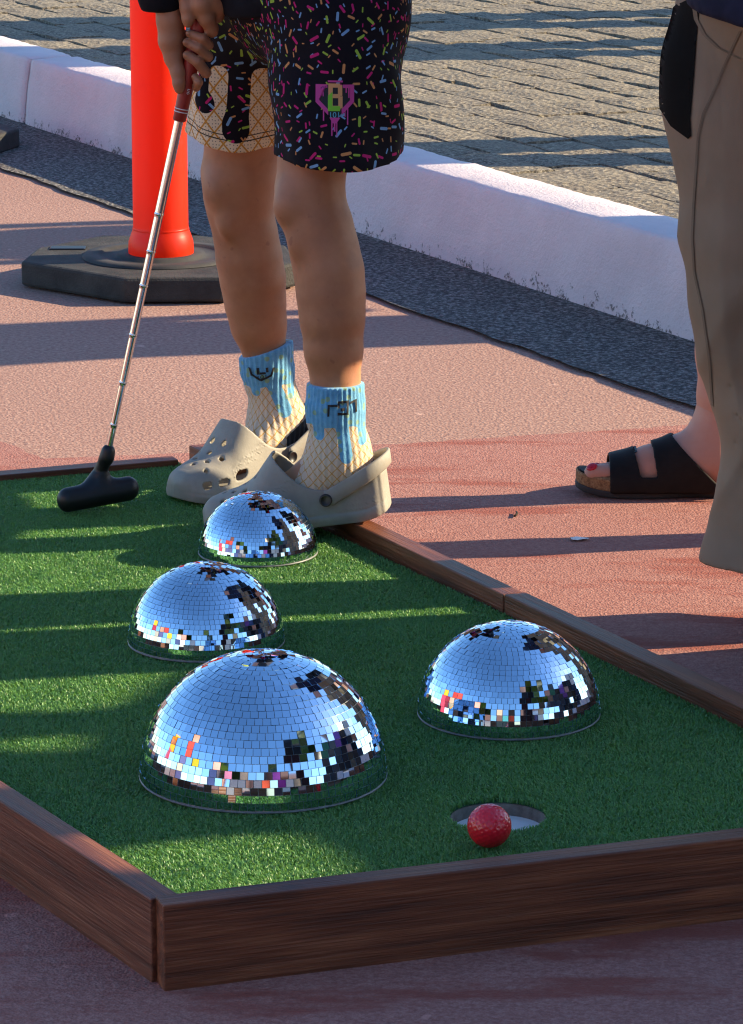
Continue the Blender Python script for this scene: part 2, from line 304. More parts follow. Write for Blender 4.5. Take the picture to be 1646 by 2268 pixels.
class Field:            # a solid drawn as a distance field, meshed by surface nets: bodies, shoes, cloth
    def __init__(s, lo, hi, res):
        s.lo = np.array(lo, np.float64); s.res = res; s.n = np.ceil((np.array(hi) - s.lo) / res).astype(int) + 1
        s.D = np.full(tuple(s.n), 1.0, np.float32); s.ax = [(s.lo[i] + np.arange(s.n[i]) * res).astype(np.float32) for i in range(3)]
    def sub(s, lo, hi):
        sl = []
        for i in range(3):
            a = max(0, int((lo[i] - s.lo[i]) / s.res)); b = min(s.n[i], int((hi[i] - s.lo[i]) / s.res) + 2)
            if b <= a: return None, None
            sl.append(slice(a, b))
        return tuple(sl), (s.ax[0][sl[0]][:, None, None], s.ax[1][sl[1]][None, :, None], s.ax[2][sl[2]][None, None, :])
    def put(s, fn, lo, hi, k=0., op='u'):
        sl, p = s.sub(lo, hi)
        if sl is None: return
        v = fn(*p).astype(np.float32); d = s.D[sl]
        if op == 'u':
            if k > 0: h = np.clip(.5 + .5 * (d - v) / k, 0, 1); s.D[sl] = d + (v - d) * h - k * h * (1 - h)
            else: s.D[sl] = np.minimum(d, v)
        elif op == 's': s.D[sl] = np.maximum(d, -v)
        elif op == 'i': s.D[sl] = np.maximum(d, v)
    def cone(s, a, b, ra, rb, k=.01, flat=None, op='u'):
        a = np.array(a, float); b = np.array(b, float); ab = b - a; L2 = max(float(ab @ ab), 1e-9); m = max(ra, rb) * (1 / min(flat[1], 1) if flat and flat[1] < 0 else 1) + k + 4 * s.res
        if flat: m += max(ra, rb) * abs(max(flat[1], 1) - 1)
        def fn(x, y, z):
            px, py, pz = x - a[0], y - a[1], z - a[2]
            t = np.clip((px * ab[0] + py * ab[1] + pz * ab[2]) / L2, 0, 1)
            qx, qy, qz = px - t * ab[0], py - t * ab[1], pz - t * ab[2]
            if flat:
                n, fac = flat; n = np.array(n, float) / np.linalg.norm(n); q = (qx * n[0] + qy * n[1] + qz * n[2]) * (1 / fac - 1)
                qx, qy, qz = qx + q * n[0], qy + q * n[1], qz + q * n[2]
            return np.sqrt(qx * qx + qy * qy + qz * qz) - (ra + (rb - ra) * t)
        s.put(fn, np.minimum(a, b) - m, np.maximum(a, b) + m, k, op)
    def chain(s, pts, k=.01, flat=None):
        for (a, ra), (b, rb) in zip(pts[:-1], pts[1:]): s.cone(a, b, ra, rb, k, flat)
    def ell(s, c, r, k=.01, rot=None, op='u'):
        c = np.array(c, float); r = np.array(r, float); m = r.max() + k + 4 * s.res; Rm = np.array(rot) if rot is not None else np.eye(3)
        def fn(x, y, z):
            p = (x - c[0], y - c[1], z - c[2]); q = [sum(Rm[j][i] * p[j] for j in range(3)) / r[i] for i in range(3)]
            return (np.sqrt(q[0] ** 2 + q[1] ** 2 + q[2] ** 2) - 1) * r.min()
        s.put(fn, c - m, c + m, k, op)
    def cut(s, fn): s.put(fn, s.lo, s.lo + s.n * s.res, 0, 'i')
    def mesh(s, name, smooth=1):
        V = s.D; S = V < 0; n = np.array(V.shape)
        cs = [S[i:n[0] - 1 + i, j:n[1] - 1 + j, k:n[2] - 1 + k] for i in (0, 1) for j in (0, 1) for k in (0, 1)]
        a = cs[0].copy(); o = cs[0].copy()
        for c_ in cs[1:]: a &= c_; o |= c_
        mask = o & ~a; I = np.argwhere(mask); idx = np.full(mask.shape, -1, np.int64); idx[mask] = np.arange(len(I))
        off = [(i, j, k) for i in (0, 1) for j in (0, 1) for k in (0, 1)]
        cv = [V[I[:, 0] + i, I[:, 1] + j, I[:, 2] + k] for i, j, k in off]
        acc = np.zeros((len(I), 3)); cnt = np.zeros(len(I))
        for A in range(8):
            for B in range(A + 1, 8):
                if sum(abs(off[A][q] - off[B][q]) for q in range(3)) != 1: continue
                va, vb = cv[A], cv[B]; cr = (va < 0) != (vb < 0); t = np.where(cr, va / np.where(cr, va - vb, 1), 0)
                acc += np.where(cr[:, None], np.array(off[A]) + t[:, None] * (np.array(off[B]) - np.array(off[A])), 0); cnt += cr
        P = s.lo + (I + acc / cnt[:, None]) * s.res
        F = []
        for axis in range(3):
            b, c = (axis + 1) % 3, (axis + 2) % 3
            s0 = [slice(None)] * 3; s1 = [slice(None)] * 3; s0[axis] = slice(0, -1); s1[axis] = slice(1, None)
            E = np.argwhere(S[tuple(s0)] != S[tuple(s1)]); E = E[(E[:, b] > 0) & (E[:, c] > 0) & (E[:, b] < n[b] - 1) & (E[:, c] < n[c] - 1)]
            ins = S[E[:, 0], E[:, 1], E[:, 2]]; q = []
            for db, dc in ((-1, -1), (0, -1), (0, 0), (-1, 0)):
                e = E.copy(); e[:, b] += db; e[:, c] += dc; q.append(idx[e[:, 0], e[:, 1], e[:, 2]])
            q = np.stack(q, 1); q[~ins] = q[~ins][:, ::-1]; F.append(q)
        F = np.concatenate(F); F = F[(F >= 0).all(1)]
        ed = np.concatenate([F[:, [i, (i + 1) % 4]] for i in range(4)])
        for _ in range(smooth):
            acc = np.zeros_like(P); ct = np.zeros(len(P)); np.add.at(acc, ed[:, 0], P[ed[:, 1]]); np.add.at(ct, ed[:, 0], 1); np.add.at(acc, ed[:, 1], P[ed[:, 0]]); np.add.at(ct, ed[:, 1], 1)
            P = P * .45 + .55 * acc / np.maximum(ct, 1)[:, None]
        s.P = P
        me = bpy.data.meshes.new(name); me.vertices.add(len(P)); me.vertices.foreach_set('co', P.astype(np.float32).ravel())
        me.loops.add(len(F) * 4); me.loops.foreach_set('vertex_index', F.astype(np.int32).ravel())
        me.polygons.add(len(F)); me.polygons.foreach_set('loop_start', np.arange(len(F), dtype=np.int32) * 4); me.polygons.foreach_set('loop_total', np.full(len(F), 4, np.int32))
        me.update(calc_edges=True); me.polygons.foreach_set('use_smooth', [True] * len(F)); me.validate()
        return me
def joinmesh(name, mes):
    bm = bmesh.new()
    for m in mes: bm.from_mesh(m)
    return bmmesh(name, bm, True)
def bvh_of(me, mat=None):
    v = [(mat @ p.co if mat else p.co.copy()) for p in me.vertices]; return BVHTree.FromPolygons(v, [tuple(p.vertices) for p in me.polygons])
def decal(name, polys, bvh, mat, parent, dirv=(0, 1, 0), off=.0012, maxe=.004, near_ok=False):
    """flat print laid on a surface: polys hold points in space, pressed onto the surface along dirv"""
    dirv = Vector(dirv).normalized(); bm = bmesh.new()
    for poly in polys:
        try: bm.faces.new([bm.verts.new(Vector(p)) for p in poly])
        except ValueError: pass
    bmesh.ops.triangulate(bm, faces=bm.faces)
    for _ in range(5):
        es = [e for e in bm.edges if e.calc_length() > maxe]
        if not es: break
        bmesh.ops.subdivide_edges(bm, edges=es, cuts=1); bmesh.ops.triangulate(bm, faces=bm.faces)
    dead = []
    for v in bm.verts:
        h = bvh.ray_cast(v.co - dirv * .4, dirv)
        if h[0] is None:
            q = bvh.find_nearest(v.co + dirv * .15)
            if near_ok and q[0] is not None: v.co = q[0] + q[1] * off
            else: dead.append(v)
        else: v.co = h[0] - dirv * off
    bmesh.ops.delete(bm, geom=dead, context='VERTS'); bmesh.ops.recalc_face_normals(bm, faces=bm.faces)
    return link(name, bmmesh(name, bm, True), mat, parent)
def text_polys(txt, size, place):
    cu = bpy.data.curves.new('t', 'FONT'); cu.body = txt; cu.size = size; cu.align_x = 'CENTER'; o = bpy.data.objects.new('t', cu); C.objects.link(o)
    dg = bpy.context.evaluated_depsgraph_get(); me = o.evaluated_get(dg).to_mesh(); out = [[place(me.vertices[i].co.x, me.vertices[i].co.y) for i in p.vertices] for p in me.polygons]
    bpy.data.objects.remove(o); bpy.data.curves.remove(cu); return out
def sm(x, pts):         # smooth interpolation through (x, value) pairs
    xs = np.array([p[0] for p in pts], float); ys = np.array([p[1] for p in pts], float)
    d = np.gradient(ys, xs); i = np.clip(np.searchsorted(xs, x) - 1, 0, len(xs) - 2); h = xs[i + 1] - xs[i]; t = np.clip((x - xs[i]) / h, 0, 1)
    t2 = t * t; t3 = t2 * t
    return (2 * t3 - 3 * t2 + 1) * ys[i] + (t3 - 2 * t2 + t) * h * d[i] + (-2 * t3 + 3 * t2) * ys[i + 1] + (t3 - t2) * h * d[i + 1]

# ------------------------------------------------------------------ the setting: ground, gutter, pavement with kerb stones and pavers
def wobble(p0, p1, n, amp, seed):
    r = random.Random(seed); d = (p1 - p0); nn = Vector((-d.y, d.x, 0)).normalized(); o = 0; out = []
    for i in range(n + 1):
        o = o * .6 + r.uniform(-amp, amp); out.append(p0 + d * (i / n) + nn * o)
    return out
gm = pymesh('ground', [(-300, -300, 0), (300, -300, 0), (300, 300, 0), (-300, 300, 0)], [(0, 1, 2, 3)])
struct(link('ground', gm, M['ground']))
F0 = at(0, 262); F1 = at(1530, 762); U = (F0 - F1).normalized(); NN = Vector((U.y, -U.x, 0))
def K(s, t, z): return F1 + U * s + NN * t + Vector((0, 0, z))
# redder painted surface on the near side of a paint edge
edge = wobble(at(92, 1020), at(870, 988), 20, .003, 3) + wobble(at(870, 988), at(1560, 943), 90, .0022, 4)[1:] + [at(2600, 870)]
left = [Vector((-9, 5.6, 0)), at(-300, 930)] + wobble(at(0, 982), at(92, 1020), 10, .004, 5)
pts = left[:2] + left[2:-1] + edge
poly = [(p.x, p.y, .003) for p in pts] + [(40, 5.6, .003), (40, -25, .003), (-40, -25, .003), (-40, 5.6, .003)]
bm = bmesh.new(); f = bm.faces.new([bm.verts.new(p) for p in poly]); bm.normal_update()
if f.normal.z < 0: f.normal_flip()
bmesh.ops.triangulate(bm, faces=bm.faces); struct(link('painted_ground', bmmesh('painted_ground', bm), M['painted']))
# asphalt gutter along the kerb foot
e0, e1 = at(290, 475), at(1530, 905); ed = (e0 - e1).normalized()
edge = wobble(e1 - ed * 7, e0 + ed * 9, 420, .006, 8)
bm = bmesh.new(); f = bm.faces.new([bm.verts.new((p.x, p.y, .006)) for p in edge] + [bm.verts.new(K(12, .004, .006)), bm.verts.new(K(-8, .004, .006))]); bm.normal_update()
if f.normal.z < 0: f.normal_flip()
bmesh.ops.triangulate(bm, faces=bm.faces); struct(link('gutter', bmmesh('gutter', bm), M['asphalt']))
# pavement behind the kerb
PZ = .162
pave = struct(link('pavement', pymesh('pavement', [K(-12, .1, PZ - .008), K(-12, 3.1, PZ - .008), K(20, 3.1, PZ - .008), K(20, .1, PZ - .008)], [(0, 1, 2, 3)]), M['joint']))
struct(link('road', pymesh('road', [K(-60, 3.05, PZ - .003), K(-60, 80, PZ - .003), K(80, 80, PZ - .003), K(80, 3.05, PZ - .003)], [(0, 1, 2, 3)]), M['road']))
prof = [(0, 0), (.004, .05), (.010, .10), (.016, .14), (.019, .160), (.023, .167), (.031, .170), (.10, .1705), (.140, .1695), (.148, .166), (.150, .14), (.150, 0)]
joints = [-5.5, -3.8, -2.0, -.28, 1.46, 3.2, 4.95, 6.7, 8.4]
for a, b in zip(joints[:-1], joints[1:]):
    v, f = [], []; ns = 60; r = random.Random(int(a * 100)); n = len(prof); ph = r.uniform(0, 9)
    for i in range(ns + 1):
        s = a + .003 + (b - a - .006) * i / ns; endr = .006 if i in (0, ns) else 0
        for j, (t, z) in enumerate(prof):
            wv = (math.sin(s * 23 + ph + j) + math.sin(s * 51 + j * 2 + ph)) * .0009 if 0 < j < n - 1 else 0
            v.append(K(s, t + wv + (endr if j < n // 2 else -endr * .3), max(0, z + wv * .8 - (endr * .8 if z > .1 else 0))))
    for i in range(ns):
        for j in range(n - 1): f.append((i * n + j, i * n + j + 1, (i + 1) * n + j + 1, (i + 1) * n + j))
    f.append(tuple(range(n))); f.append(tuple(ns * n + j for j in range(n - 1, -1, -1)))
    me = pymesh('kerb_stone', v, f, True); me.polygons[-1].use_smooth = False; me.polygons[-2].use_smooth = False
    bm = bmesh.new(); bm.from_mesh(me); bmesh.ops.recalc_face_normals(bm, faces=bm.faces); bm.to_mesh(me); bm.free()
    link('kerb_stone', me, M['kerb'], pave)
pvar = []
for q in range(6):
    bm = bmesh.new(); box_bm(bm, -.5, .5, -.5, .5, -.04, 0)
    bmesh.ops.subdivide_edges(bm, edges=[e for e in bm.edges if abs(e.verts[0].co.z - e.verts[1].co.z) < .01], cuts=2, use_grid_fill=True)
    r = random.Random(q)
    for v in bm.verts:
        eg = max(abs(v.co.x), abs(v.co.y)) > .49
        v.co.x += r.uniform(-.006, .004) * (1 if v.co.x > 0 else -1) * eg; v.co.y += r.uniform(-.05, .02) * (1 if v.co.y > 0 else -1) * eg
        if v.co.z > -.01: v.co.z += r.uniform(-.002, .003) - (.004 if eg else 0)
    pvar.append(bmmesh('paver', bm, False))
ang = math.atan2(U.y, U.x); t0 = .156; ci = 0
while t0 < 3.0:
    wd = random.uniform(.118, .134); s0 = -4 + random.uniform(-.3, 0)
    while s0 < 9:
        ln = random.uniform(.19, .27); c = K(s0 + ln / 2, t0 + wd / 2, PZ + random.uniform(-.002, .003))
        d = c - Vector((0, 0, CAM_H)); fw = d.y * math.cos(PITCH) - d.z * math.sin(PITCH); px = CX + FPX * d.x / fw; py = CY - FPX * (d.y * math.sin(PITCH) + d.z * math.cos(PITCH)) / fw
        if -330 < px < 2000 and -90 < py < 800:
            o = link('paver', random.choice(pvar), M['paver'], pave); o.location = c; o.rotation_euler = (random.uniform(-.012, .012), random.uniform(-.008, .008), ang + random.uniform(-.006, .006)); o.scale = (ln - .006, wd - .005, 1)
        s0 += ln
    t0 += wd; ci += 1

# ------------------------------------------------------------------ the golf lane: boards, turf, cup
RZ, TZ = .085, .0585
A = Vector((-.187, 3.015, 0)); B = Vector((.600, 3.288, 0)); Cc = Vector((-.2335, 4.912, 0)); Dd = Vector((-1.10, 4.565, 0)); TH = .028
lane = tag(empty('golf_lane', (A + B + Cc + Dd) / 4), 'brown timber framed mini golf lane floored with green artificial turf', 'golf lane')
lp = lane.location
def board(p0, p1, inward, h, mat=None, th=TH, z0=.001, seed=0):
    d = p1 - p0; L = d.length; bm = bmesh.new(); sgn = 1 if d.cross(inward).z > 0 else -1
    box_bm(bm, 0, L, 0 if sgn > 0 else -th, th if sgn > 0 else 0, z0, h, .0016, 2)
    o = link('board', bmmesh('board', bm), mat or M['wood'], lane); o.location = p0 - lp; o.rotation_euler = (0, 0, math.atan2(d.y, d.x)); return o
fd = (B - A).normalized(); ld = (Dd - A).normalized(); rd = (Cc - B).normalized(); bd = (Cc - Dd).normalized()
cen = (A + B + Cc + Dd) / 4
fn_ = Vector((-fd.y, fd.x, 0))
board(A, B + fd * .03, fn_, RZ)
lin = Vector((ld.y, -ld.x, 0)); A2 = A + ld * (TH * .90)
board(A2, Dd, lin, RZ - .0015, M['woodlight'])
rin = Vector((-rd.y, rd.x, 0)); B2 = B + rd * (TH / rd.dot(fn_) + .0015); J = at(1172, 1308, RZ); J.z = 0; J = B + rd * ((J - B).dot(rd))
board(B2, J - rd * .001, rin, RZ); board(J + rd * .001, Cc, rin, RZ - .001)
bin_ = Vector((bd.y, -bd.x, 0)); board(Dd + bd * .045, Cc - bd * .052, bin_, .0705, M['woodlight'])
hole = Vector((.1255, 3.338, 0)); HR = .0475
inner = [A + fd * .024 + fn_ * .026, B - fd * .02 + fn_ * .026, Cc + rin * .026 - bd * .02, Dd + lin * .03 + bin_ * .0]
bm = bmesh.new(); ov = [bm.verts.new((p.x, p.y, TZ)) for p in inner]; hv = [bm.verts.new((hole.x + HR * math.cos(t), hole.y + HR * math.sin(t), TZ)) for t in np.linspace(0, 2 * math.pi, 40, endpoint=False)]
es = [bm.edges.new((l[i], l[(i + 1) % len(l)])) for l in (ov, hv) for i in range(len(l))]
bmesh.ops.triangle_fill(bm, edges=es, use_beauty=True)
for f in bm.faces:
    if f.normal.z < 0: f.normal_flip()
o = link('turf_backing', bmmesh('turf_backing', bm), M['turfbase'], lane); o.location = -lp
M['cup'] = simple('white_cup', (.72, .74, .74), rough=.12)
M['cupwall'] = simple('cup_wall', (.10, .085, .07), (.2, .18, .15), 80, .8)
o = link('hole_wall', lathe('hole_wall', [(HR + .0005, TZ - .0005), (HR - .001, TZ - .002), (HR - .001, TZ - .027)], 48), M['cupwall'], lane); o.location = hole - lp
o = link('hole_floor', lathe('hole_floor', [(HR - .0012, TZ - .0125), (HR - .006, TZ - .0135), (.0002, TZ - .0135)], 48), M['cup'], lane); o.location = hole - lp
def in_poly(x, y, poly):
    k = np.zeros(len(x), bool); n = len(poly)
    for i in range(n):
        a, b = poly[i], poly[(i + 1) % n]; c = ((a.y > y) != (b.y > y)) & (x < (b.x - a.x) * (y - a.y) / (b.y - a.y + 1e-12) + a.x); k ^= c
    return k
NB = 1900000
bx = rng.uniform(-1.15, .62, NB); by = rng.uniform(3.0, 4.95, NB); keep = in_poly(bx, by, inner) & ((bx - hole.x) ** 2 + (by - hole.y) ** 2 > (HR + .001) ** 2)
vis = (np.abs(bx / by) < .118) | (rng.random(NB) < .12); keep &= vis
bx, by = bx[keep], by[keep]; nb = len(bx)
pile = .5 + .5 * np.sin(bx * 37 + np.sin(by * 29) * 2) * np.sin(by * 41 + bx * 13)
L = rng.uniform(.0040, .0072, nb); az = rng.uniform(0, 2 * math.pi, nb); lean = rng.uniform(.15, 1.0, nb); wd = rng.uniform(.00045, .00075, nb)
dx, dy = np.cos(az), np.sin(az); gx, gy = .25 * np.cos(pile * 2 + .6), .25 * np.sin(pile * 2 + .6)
sxv, syv = -dy * wd, dx * wd
mx_, my_, mz = bx + (dx * lean * .35 + gx * .3) * L, by + (dy * lean * .35 + gy * .3) * L, TZ + L * .62
tx, ty, tz = bx + (dx * lean + gx) * L * .95, by + (dy * lean + gy) * L * .95, TZ + L * (1.02 - .35 * lean)
V = np.stack([np.stack([bx - sxv, by - syv, np.full(nb, TZ - .001)], 1), np.stack([bx + sxv, by + syv, np.full(nb, TZ - .001)], 1), np.stack([mx_ + sxv, my_ + syv, mz], 1), np.stack([mx_ - sxv, my_ - syv, mz], 1), np.stack([tx, ty, tz], 1)], 1).reshape(-1, 3)
base = np.arange(nb) * 5
tri = np.concatenate([np.stack([base, base + 1, base + 2], 1), np.stack([base, base + 2, base + 3], 1), np.stack([base + 3, base + 2, base + 4], 1)])
me = bpy.data.meshes.new('turf'); me.vertices.add(len(V)); me.vertices.foreach_set('co', V.astype(np.float32).ravel()); me.loops.add(tri.size); me.loops.foreach_set('vertex_index', tri.astype(np.int32).ravel())
me.polygons.add(len(tri)); me.polygons.foreach_set('loop_start', np.arange(len(tri), dtype=np.int32) * 3); me.polygons.foreach_set('loop_total', np.full(len(tri), 3, np.int32)); me.update()
setattr_pt(me, 'shade', np.repeat(np.clip(rng.normal(.42, .22, nb) + (pile - .5) * .15, 0, 1), 5))
o = link('turf', me, M['turf'], lane); o.location = -lp; o['kind'] = 'stuff'

# ------------------------------------------------------------------ mirror domes
def dome(pos, rad, tile, label, seed):
    r = random.Random(seed); root = tag(empty('mirror_dome', pos), label, 'mirror dome', 'half mirror balls on the turf')
    n = 40; prof = [(rad - .0012, 0)] + [((rad - .0012) * math.cos(t), .002 + (rad - .0012) * math.sin(t)) for t in np.linspace(0, math.pi / 2 - .001, n)]
    link('shell', lathe('shell', prof, 72), M['grout'], root)
    link('rim', lathe('rim', [(rad - .003, -.0005), (rad + .0004, -.0005), (rad + .0006, .0011), (rad - .003, .0016)], 72), M['rim'], root)
    gap = tile * .07; bmx = bmesh.new(); h = (tile - gap) / 2; box_bm(bmx, -h, h, -h, h, -.0016, 0); tm = bmmesh('mirror_tile', bmx); tm.materials.append(M['mirror'])
    spots = []; rows = int(round(math.pi / 2 * rad / tile)); camv = (Vector((0, 0, CAM_H)) - pos).normalized(); pole = tile * .5 / rad
    for i in range(rows):
        lat = (i + .5) * (math.pi / 2 - pole * .6) / rows; m = max(1, int(round(2 * math.pi * rad * math.cos(lat) / tile - .15))); ph = r.uniform(0, 6.28)
        for j in range(m):
            lon = ph + 2 * math.pi * j / m; nrm = Vector((math.cos(lat) * math.cos(lon), math.cos(lat) * math.sin(lon), math.sin(lat)))
            jit = .016 if lat < .9 else .03
            rot = Matrix.Rotation(lon, 4, 'Z') @ Matrix.Rotation(math.pi / 2 - lat, 4, 'Y') @ Matrix.Rotation(r.gauss(0, jit), 4, 'X') @ Matrix.Rotation(r.gauss(0, jit), 4, 'Y') @ Matrix.Rotation(r.gauss(0, .012), 4, 'Z')
            p = nrm * (rad + r.uniform(-.0003, .0003)) + Vector((0, 0, .002)); spots.append((nrm.dot(camv), Matrix.Translation(p) @ rot))
    spots.sort(key=lambda s: -s[0])
    for d, mtx in spots[:300]:
        o = link('mirror_tile', tm, None, root); o.matrix_local = mtx
    bm = bmesh.new()
    for d, mtx in spots[300:]:
        vs_ = [bm.verts.new(mtx @ v.co) for v in tm.vertices]
        for p in tm.polygons: bm.faces.new([vs_[i] for i in p.vertices])
    o = link('mirror_tiles', bmmesh('mirror_tiles', bm), M['mirror'], root); o['kind'] = 'stuff'
    return root
DZ = TZ + .0052
dome(Vector((-.1107, 3.463, DZ)), .1265, .0080, 'largest half mirror ball, nearest the corner of the timber frame', 1)
dome(Vector((.1482, 3.675, DZ)), .0985, .0063, 'half mirror ball standing alone to the right, beyond the red ball', 2)
dome(Vector((-.1914, 3.960, DZ)), .0905, .0059, 'middle sized half mirror ball partly hidden behind the largest one', 3)
dome(Vector((-.1442, 4.372, DZ)), .0758, .0050, 'smallest half mirror ball right in front of the grey clogs', 4)

# ------------------------------------------------------------------ red golf ball with dimples
bm = bmesh.new(); bmesh.ops.create_icosphere(bm, subdivisions=6, radius=1); gold = math.pi * (3 - math.sqrt(5)); nd = 250
dp = np.array([(math.sqrt(max(0, 1 - (1 - 2 * (i + .5) / nd) ** 2)) * math.cos(gold * i), math.sqrt(max(0, 1 - (1 - 2 * (i + .5) / nd) ** 2)) * math.sin(gold * i), 1 - 2 * (i + .5) / nd) for i in range(nd)])
co = np.array([v.co[:] for v in bm.verts]); dist = np.arccos(np.clip((co @ dp.T).max(1), -1, 1)); dep = np.where(dist < .088, .020 * (1 - (dist / .088) ** 2), 0)
for v, d in zip(bm.verts, dep): v.co = v.co * (1 - d) * .02135
ball = tag(link('golf_ball', bmmesh('golf_ball', bm, True), M['redball']), 'shiny red dimpled golf ball at the edge of the hole', 'golf ball'); ball.location = at(1084, 1829, .0845)

# ------------------------------------------------------------------ putter
PY = 4.60
g0, g1 = atY(392, 300, PY), atY(458, -8, PY - .0); hd = atY(236, 1035, PY)
putter = tag(empty('putter', Vector((hd.x, PY, .07))), 'putter with chrome shaft, red grip and black rubber head, held by the child', 'putter'); pl = putter.location
sa, sb = atY(238, 1008, PY), atY(398, 262, PY); sd = (sb - sa)
pts, rad = [], []
steps = [0, .09, .217, .36, .507, .608, .718, 1.0]
for i, t in enumerate(steps[:-1]):
    r0 = .0044 + .0016 * i / 6; p = sa + sd * t
    for e, rr in ((0, r0), (.0015, r0 + .0005), (.003, r0 + .0005), (.005, r0), (.008, r0)): pts.append(p + sd * e - pl); rad.append(rr)
    for e in (.008, .0015): pts.append(sa + sd * (steps[i + 1] - e) - pl); rad.append(r0)
link('shaft', tube('shaft', pts, rad, 20), M['chrome'], putter)
gd = (g1 - g0).normalized(); gp0 = atY(397, 268, PY); gdir = (atY(428, 120, PY) - gp0).normalized(); gp1 = gp0 + gdir * .30
gripr = lambda t: .0087 + .0025 * min(1, t / .12)
gr = link('grip', tube('grip', [gp0 + gdir * t - pl for t in (0, .0015, .02, .05, .08, .12, .2, .29, .3)], [.0078, .0087, .0090, .0098, .0106, .0112, .0118, .012, .009], 24), M['grip'], putter)
for t, ww in ((.0125, .0013), (.0165, .0013)):
    link('stripe', tube('stripe', [gp0 + gdir * (t - ww / 2) - pl, gp0 + gdir * (t + ww / 2) - pl], gripr(t) + .0004, 24), M['whiteprint'], gr)
h0, h1 = atY(150, 1107, PY - .018), atY(284, 1082, PY + .018)
fld = Field((-.14, -.10, -.03), (.14, .10, .12), .002); q0, q1 = h0 - pl, h1 - pl
ax_ = (q1 - q0).normalized(); perp = Vector((-ax_.y, ax_.x, 0)).normalized()
fld.cone(q0, q1, .0145, .0145, 0, flat=((0, 0, 1), 1.15)); fld.cone((q0 + q1) / 2 + Vector((0, 0, .012)) + perp * .012, sa - pl, .010, .0085, .022)
fld.cone(sa - pl - sd.normalized() * .004, sa - pl + sd.normalized() * .006, .0098, .0092, .004)
link('head', fld.mesh('head', 2), M['black'], putter)
def on_grip(u, v):
    side = Vector((0, -1, 0)); across = gdir.cross(side).normalized(); a = u / .0095
    return gp0 + gdir * (.030 - 0 + v) + (side * math.cos(a) - across * math.sin(a)) * .0097 - pl
bmv = bvh_of(gr.data); decal('lettering', text_polys('ne', .008, lambda u, v: on_grip(v - .006, .011 - u)), bmv, M['whiteprint'], gr, off=.0004, maxe=.003)

# ------------------------------------------------------------------ orange delineator posts
def delineator(pos, rz, label, scale=1):
    root = tag(empty('delineator_post', pos), label, 'traffic post', 'delineator posts'); root.rotation_euler = (0, 0, rz)
    hexp = [(-.262, -.055), (-.055, -.236), (.130, -.228), (.262, -.06), (.235, .13), (.06, .25), (-.13, .25), (-.245, .10)]
    b = link('base', prism('base', hexp, .004, .0505, .006, 2), M['rubbergrey'], root)
    link('ring', lathe('ring', [(.150, .0515), (.147, .056), (.120, .057), (.116, .0535), (.085, .053), (.083, .058), (.06, .058)], 56), M['rubber'], b)
    for sx, sy in ((-.185, .09), (.15, -.13)):
        bmh = bmesh.new(); box_bm(bmh, sx - .035, sx + .035, sy - .018, sy + .018, .049, .0535, .003); link('handle_slot', bmmesh('handle_slot', bmh), M['black'], b)
    link('tube', lathe('tube', [(.0615, .0535), (.0625, .062), (.0615, .080), (.0570, .094), (.0535, .103), (.0525, .112), (.0520, .5), (.0515, .95), (.046, .99), (.02, 1.0), (.018, 1.03), (.035, 1.05), (.035, 1.06), (.001, 1.06)], 48), M['orange'], root)
    link('collar', lathe('collar', [(.0530, .102), (.0542, .1045), (.0530, .107)], 48), M['orange'], root)
    return root
dpos = at(358, 626, 0); dpos.y += 0
delineator(dpos, 0, 'bright orange delineator post on a black rubber base behind the child')
delineator(at(-205, 335, 0), .35, 'delineator post at the left edge, only a corner of its grey base showing')

# ------------------------------------------------------------------ litter on the ground
tw = tube('twig', [(0, 0, 0), (.004, .012, .001), (.003, .026, .0005)], [.0016, .0018, .001], 8)
o = tag(link('twig', tw, simple('twig_bark', (.02, .014, .01), rough=.9)), 'small dark twig lying on the red ground left of the sandal', 'twig'); o.location = at(1140, 1143, .006)
bm = bmesh.new(); r_ = random.Random(3); vv = [bm.verts.new((.018 * math.cos(t) * r_.uniform(.6, 1), .012 * math.sin(t) * r_.uniform(.5, 1), r_.uniform(0, .002))) for t in np.linspace(0, 6.28, 11)[:-1]]
bm.faces.new(vv); q = bmesh.ops.solidify(bm, geom=bm.faces[:], thickness=.0006); o = tag(link('paper_scrap', bmmesh('paper_scrap', bm), M['whiteprint']), 'tiny white paper scrap on the red ground in front of the sandal', 'scrap'); o.location = at(1284, 1194, .0045)
# ------------------------------------------------------------------ the child
NY, FY, HY = 4.50, 4.77, 4.60
def prof_pts(rows, Y0, Y1):
    out = []
    for i, (y, l, r) in enumerate(rows):
        Y = Y0 + (Y1 - Y0) * i / (len(rows) - 1); p = atY((l + r) / 2, y, Y); out.append((p, (r - l) / 2 / pxm(p)))
    return out
near = prof_pts([(330, 626, 768), (369, 620, 763), (416, 611, 762), (460, 617, 765), (500, 632, 780), (551, 643, 793), (602, 653, 805), (652, 659, 808), (702, 665, 807), (775, 675, 803), (850, 690, 797), (930, 700, 792), (1000, 706, 792)], 4.515, 4.475)
far = prof_pts([(300, 462, 615), (339, 458, 613), (383, 447, 612), (433, 453, 606), (467, 462, 603), (517, 474, 613), (568, 480, 623), (618, 489, 631), (669, 499, 632), (719, 512, 634), (775, 538, 632), (850, 562, 642), (920, 578, 655)], FY, 4.80)
f = Field((-.44, 4.28, .05), (.22, 5.0, 1.48), .004)
f.chain(near, .008); f.chain(far, .008)
hipn, hipf = Vector((-.035, 4.56, .76)), Vector((-.135, 4.73, .76))
f.cone(near[0][0], hipn, near[0][1], .068, .02); f.cone(far[0][0], hipf, far[0][1], .068, .02)
# knee caps and shin bones face left and forward
for (c, r), s in ((near[2], 1), (far[2], 1)):
    f.ell(c + Vector((-.027, -.026, -.020)), (.019, .021, .026), .013)
    f.ell(c + Vector((-.015, -.035, -.064)), (.013, .010, .018), .012)
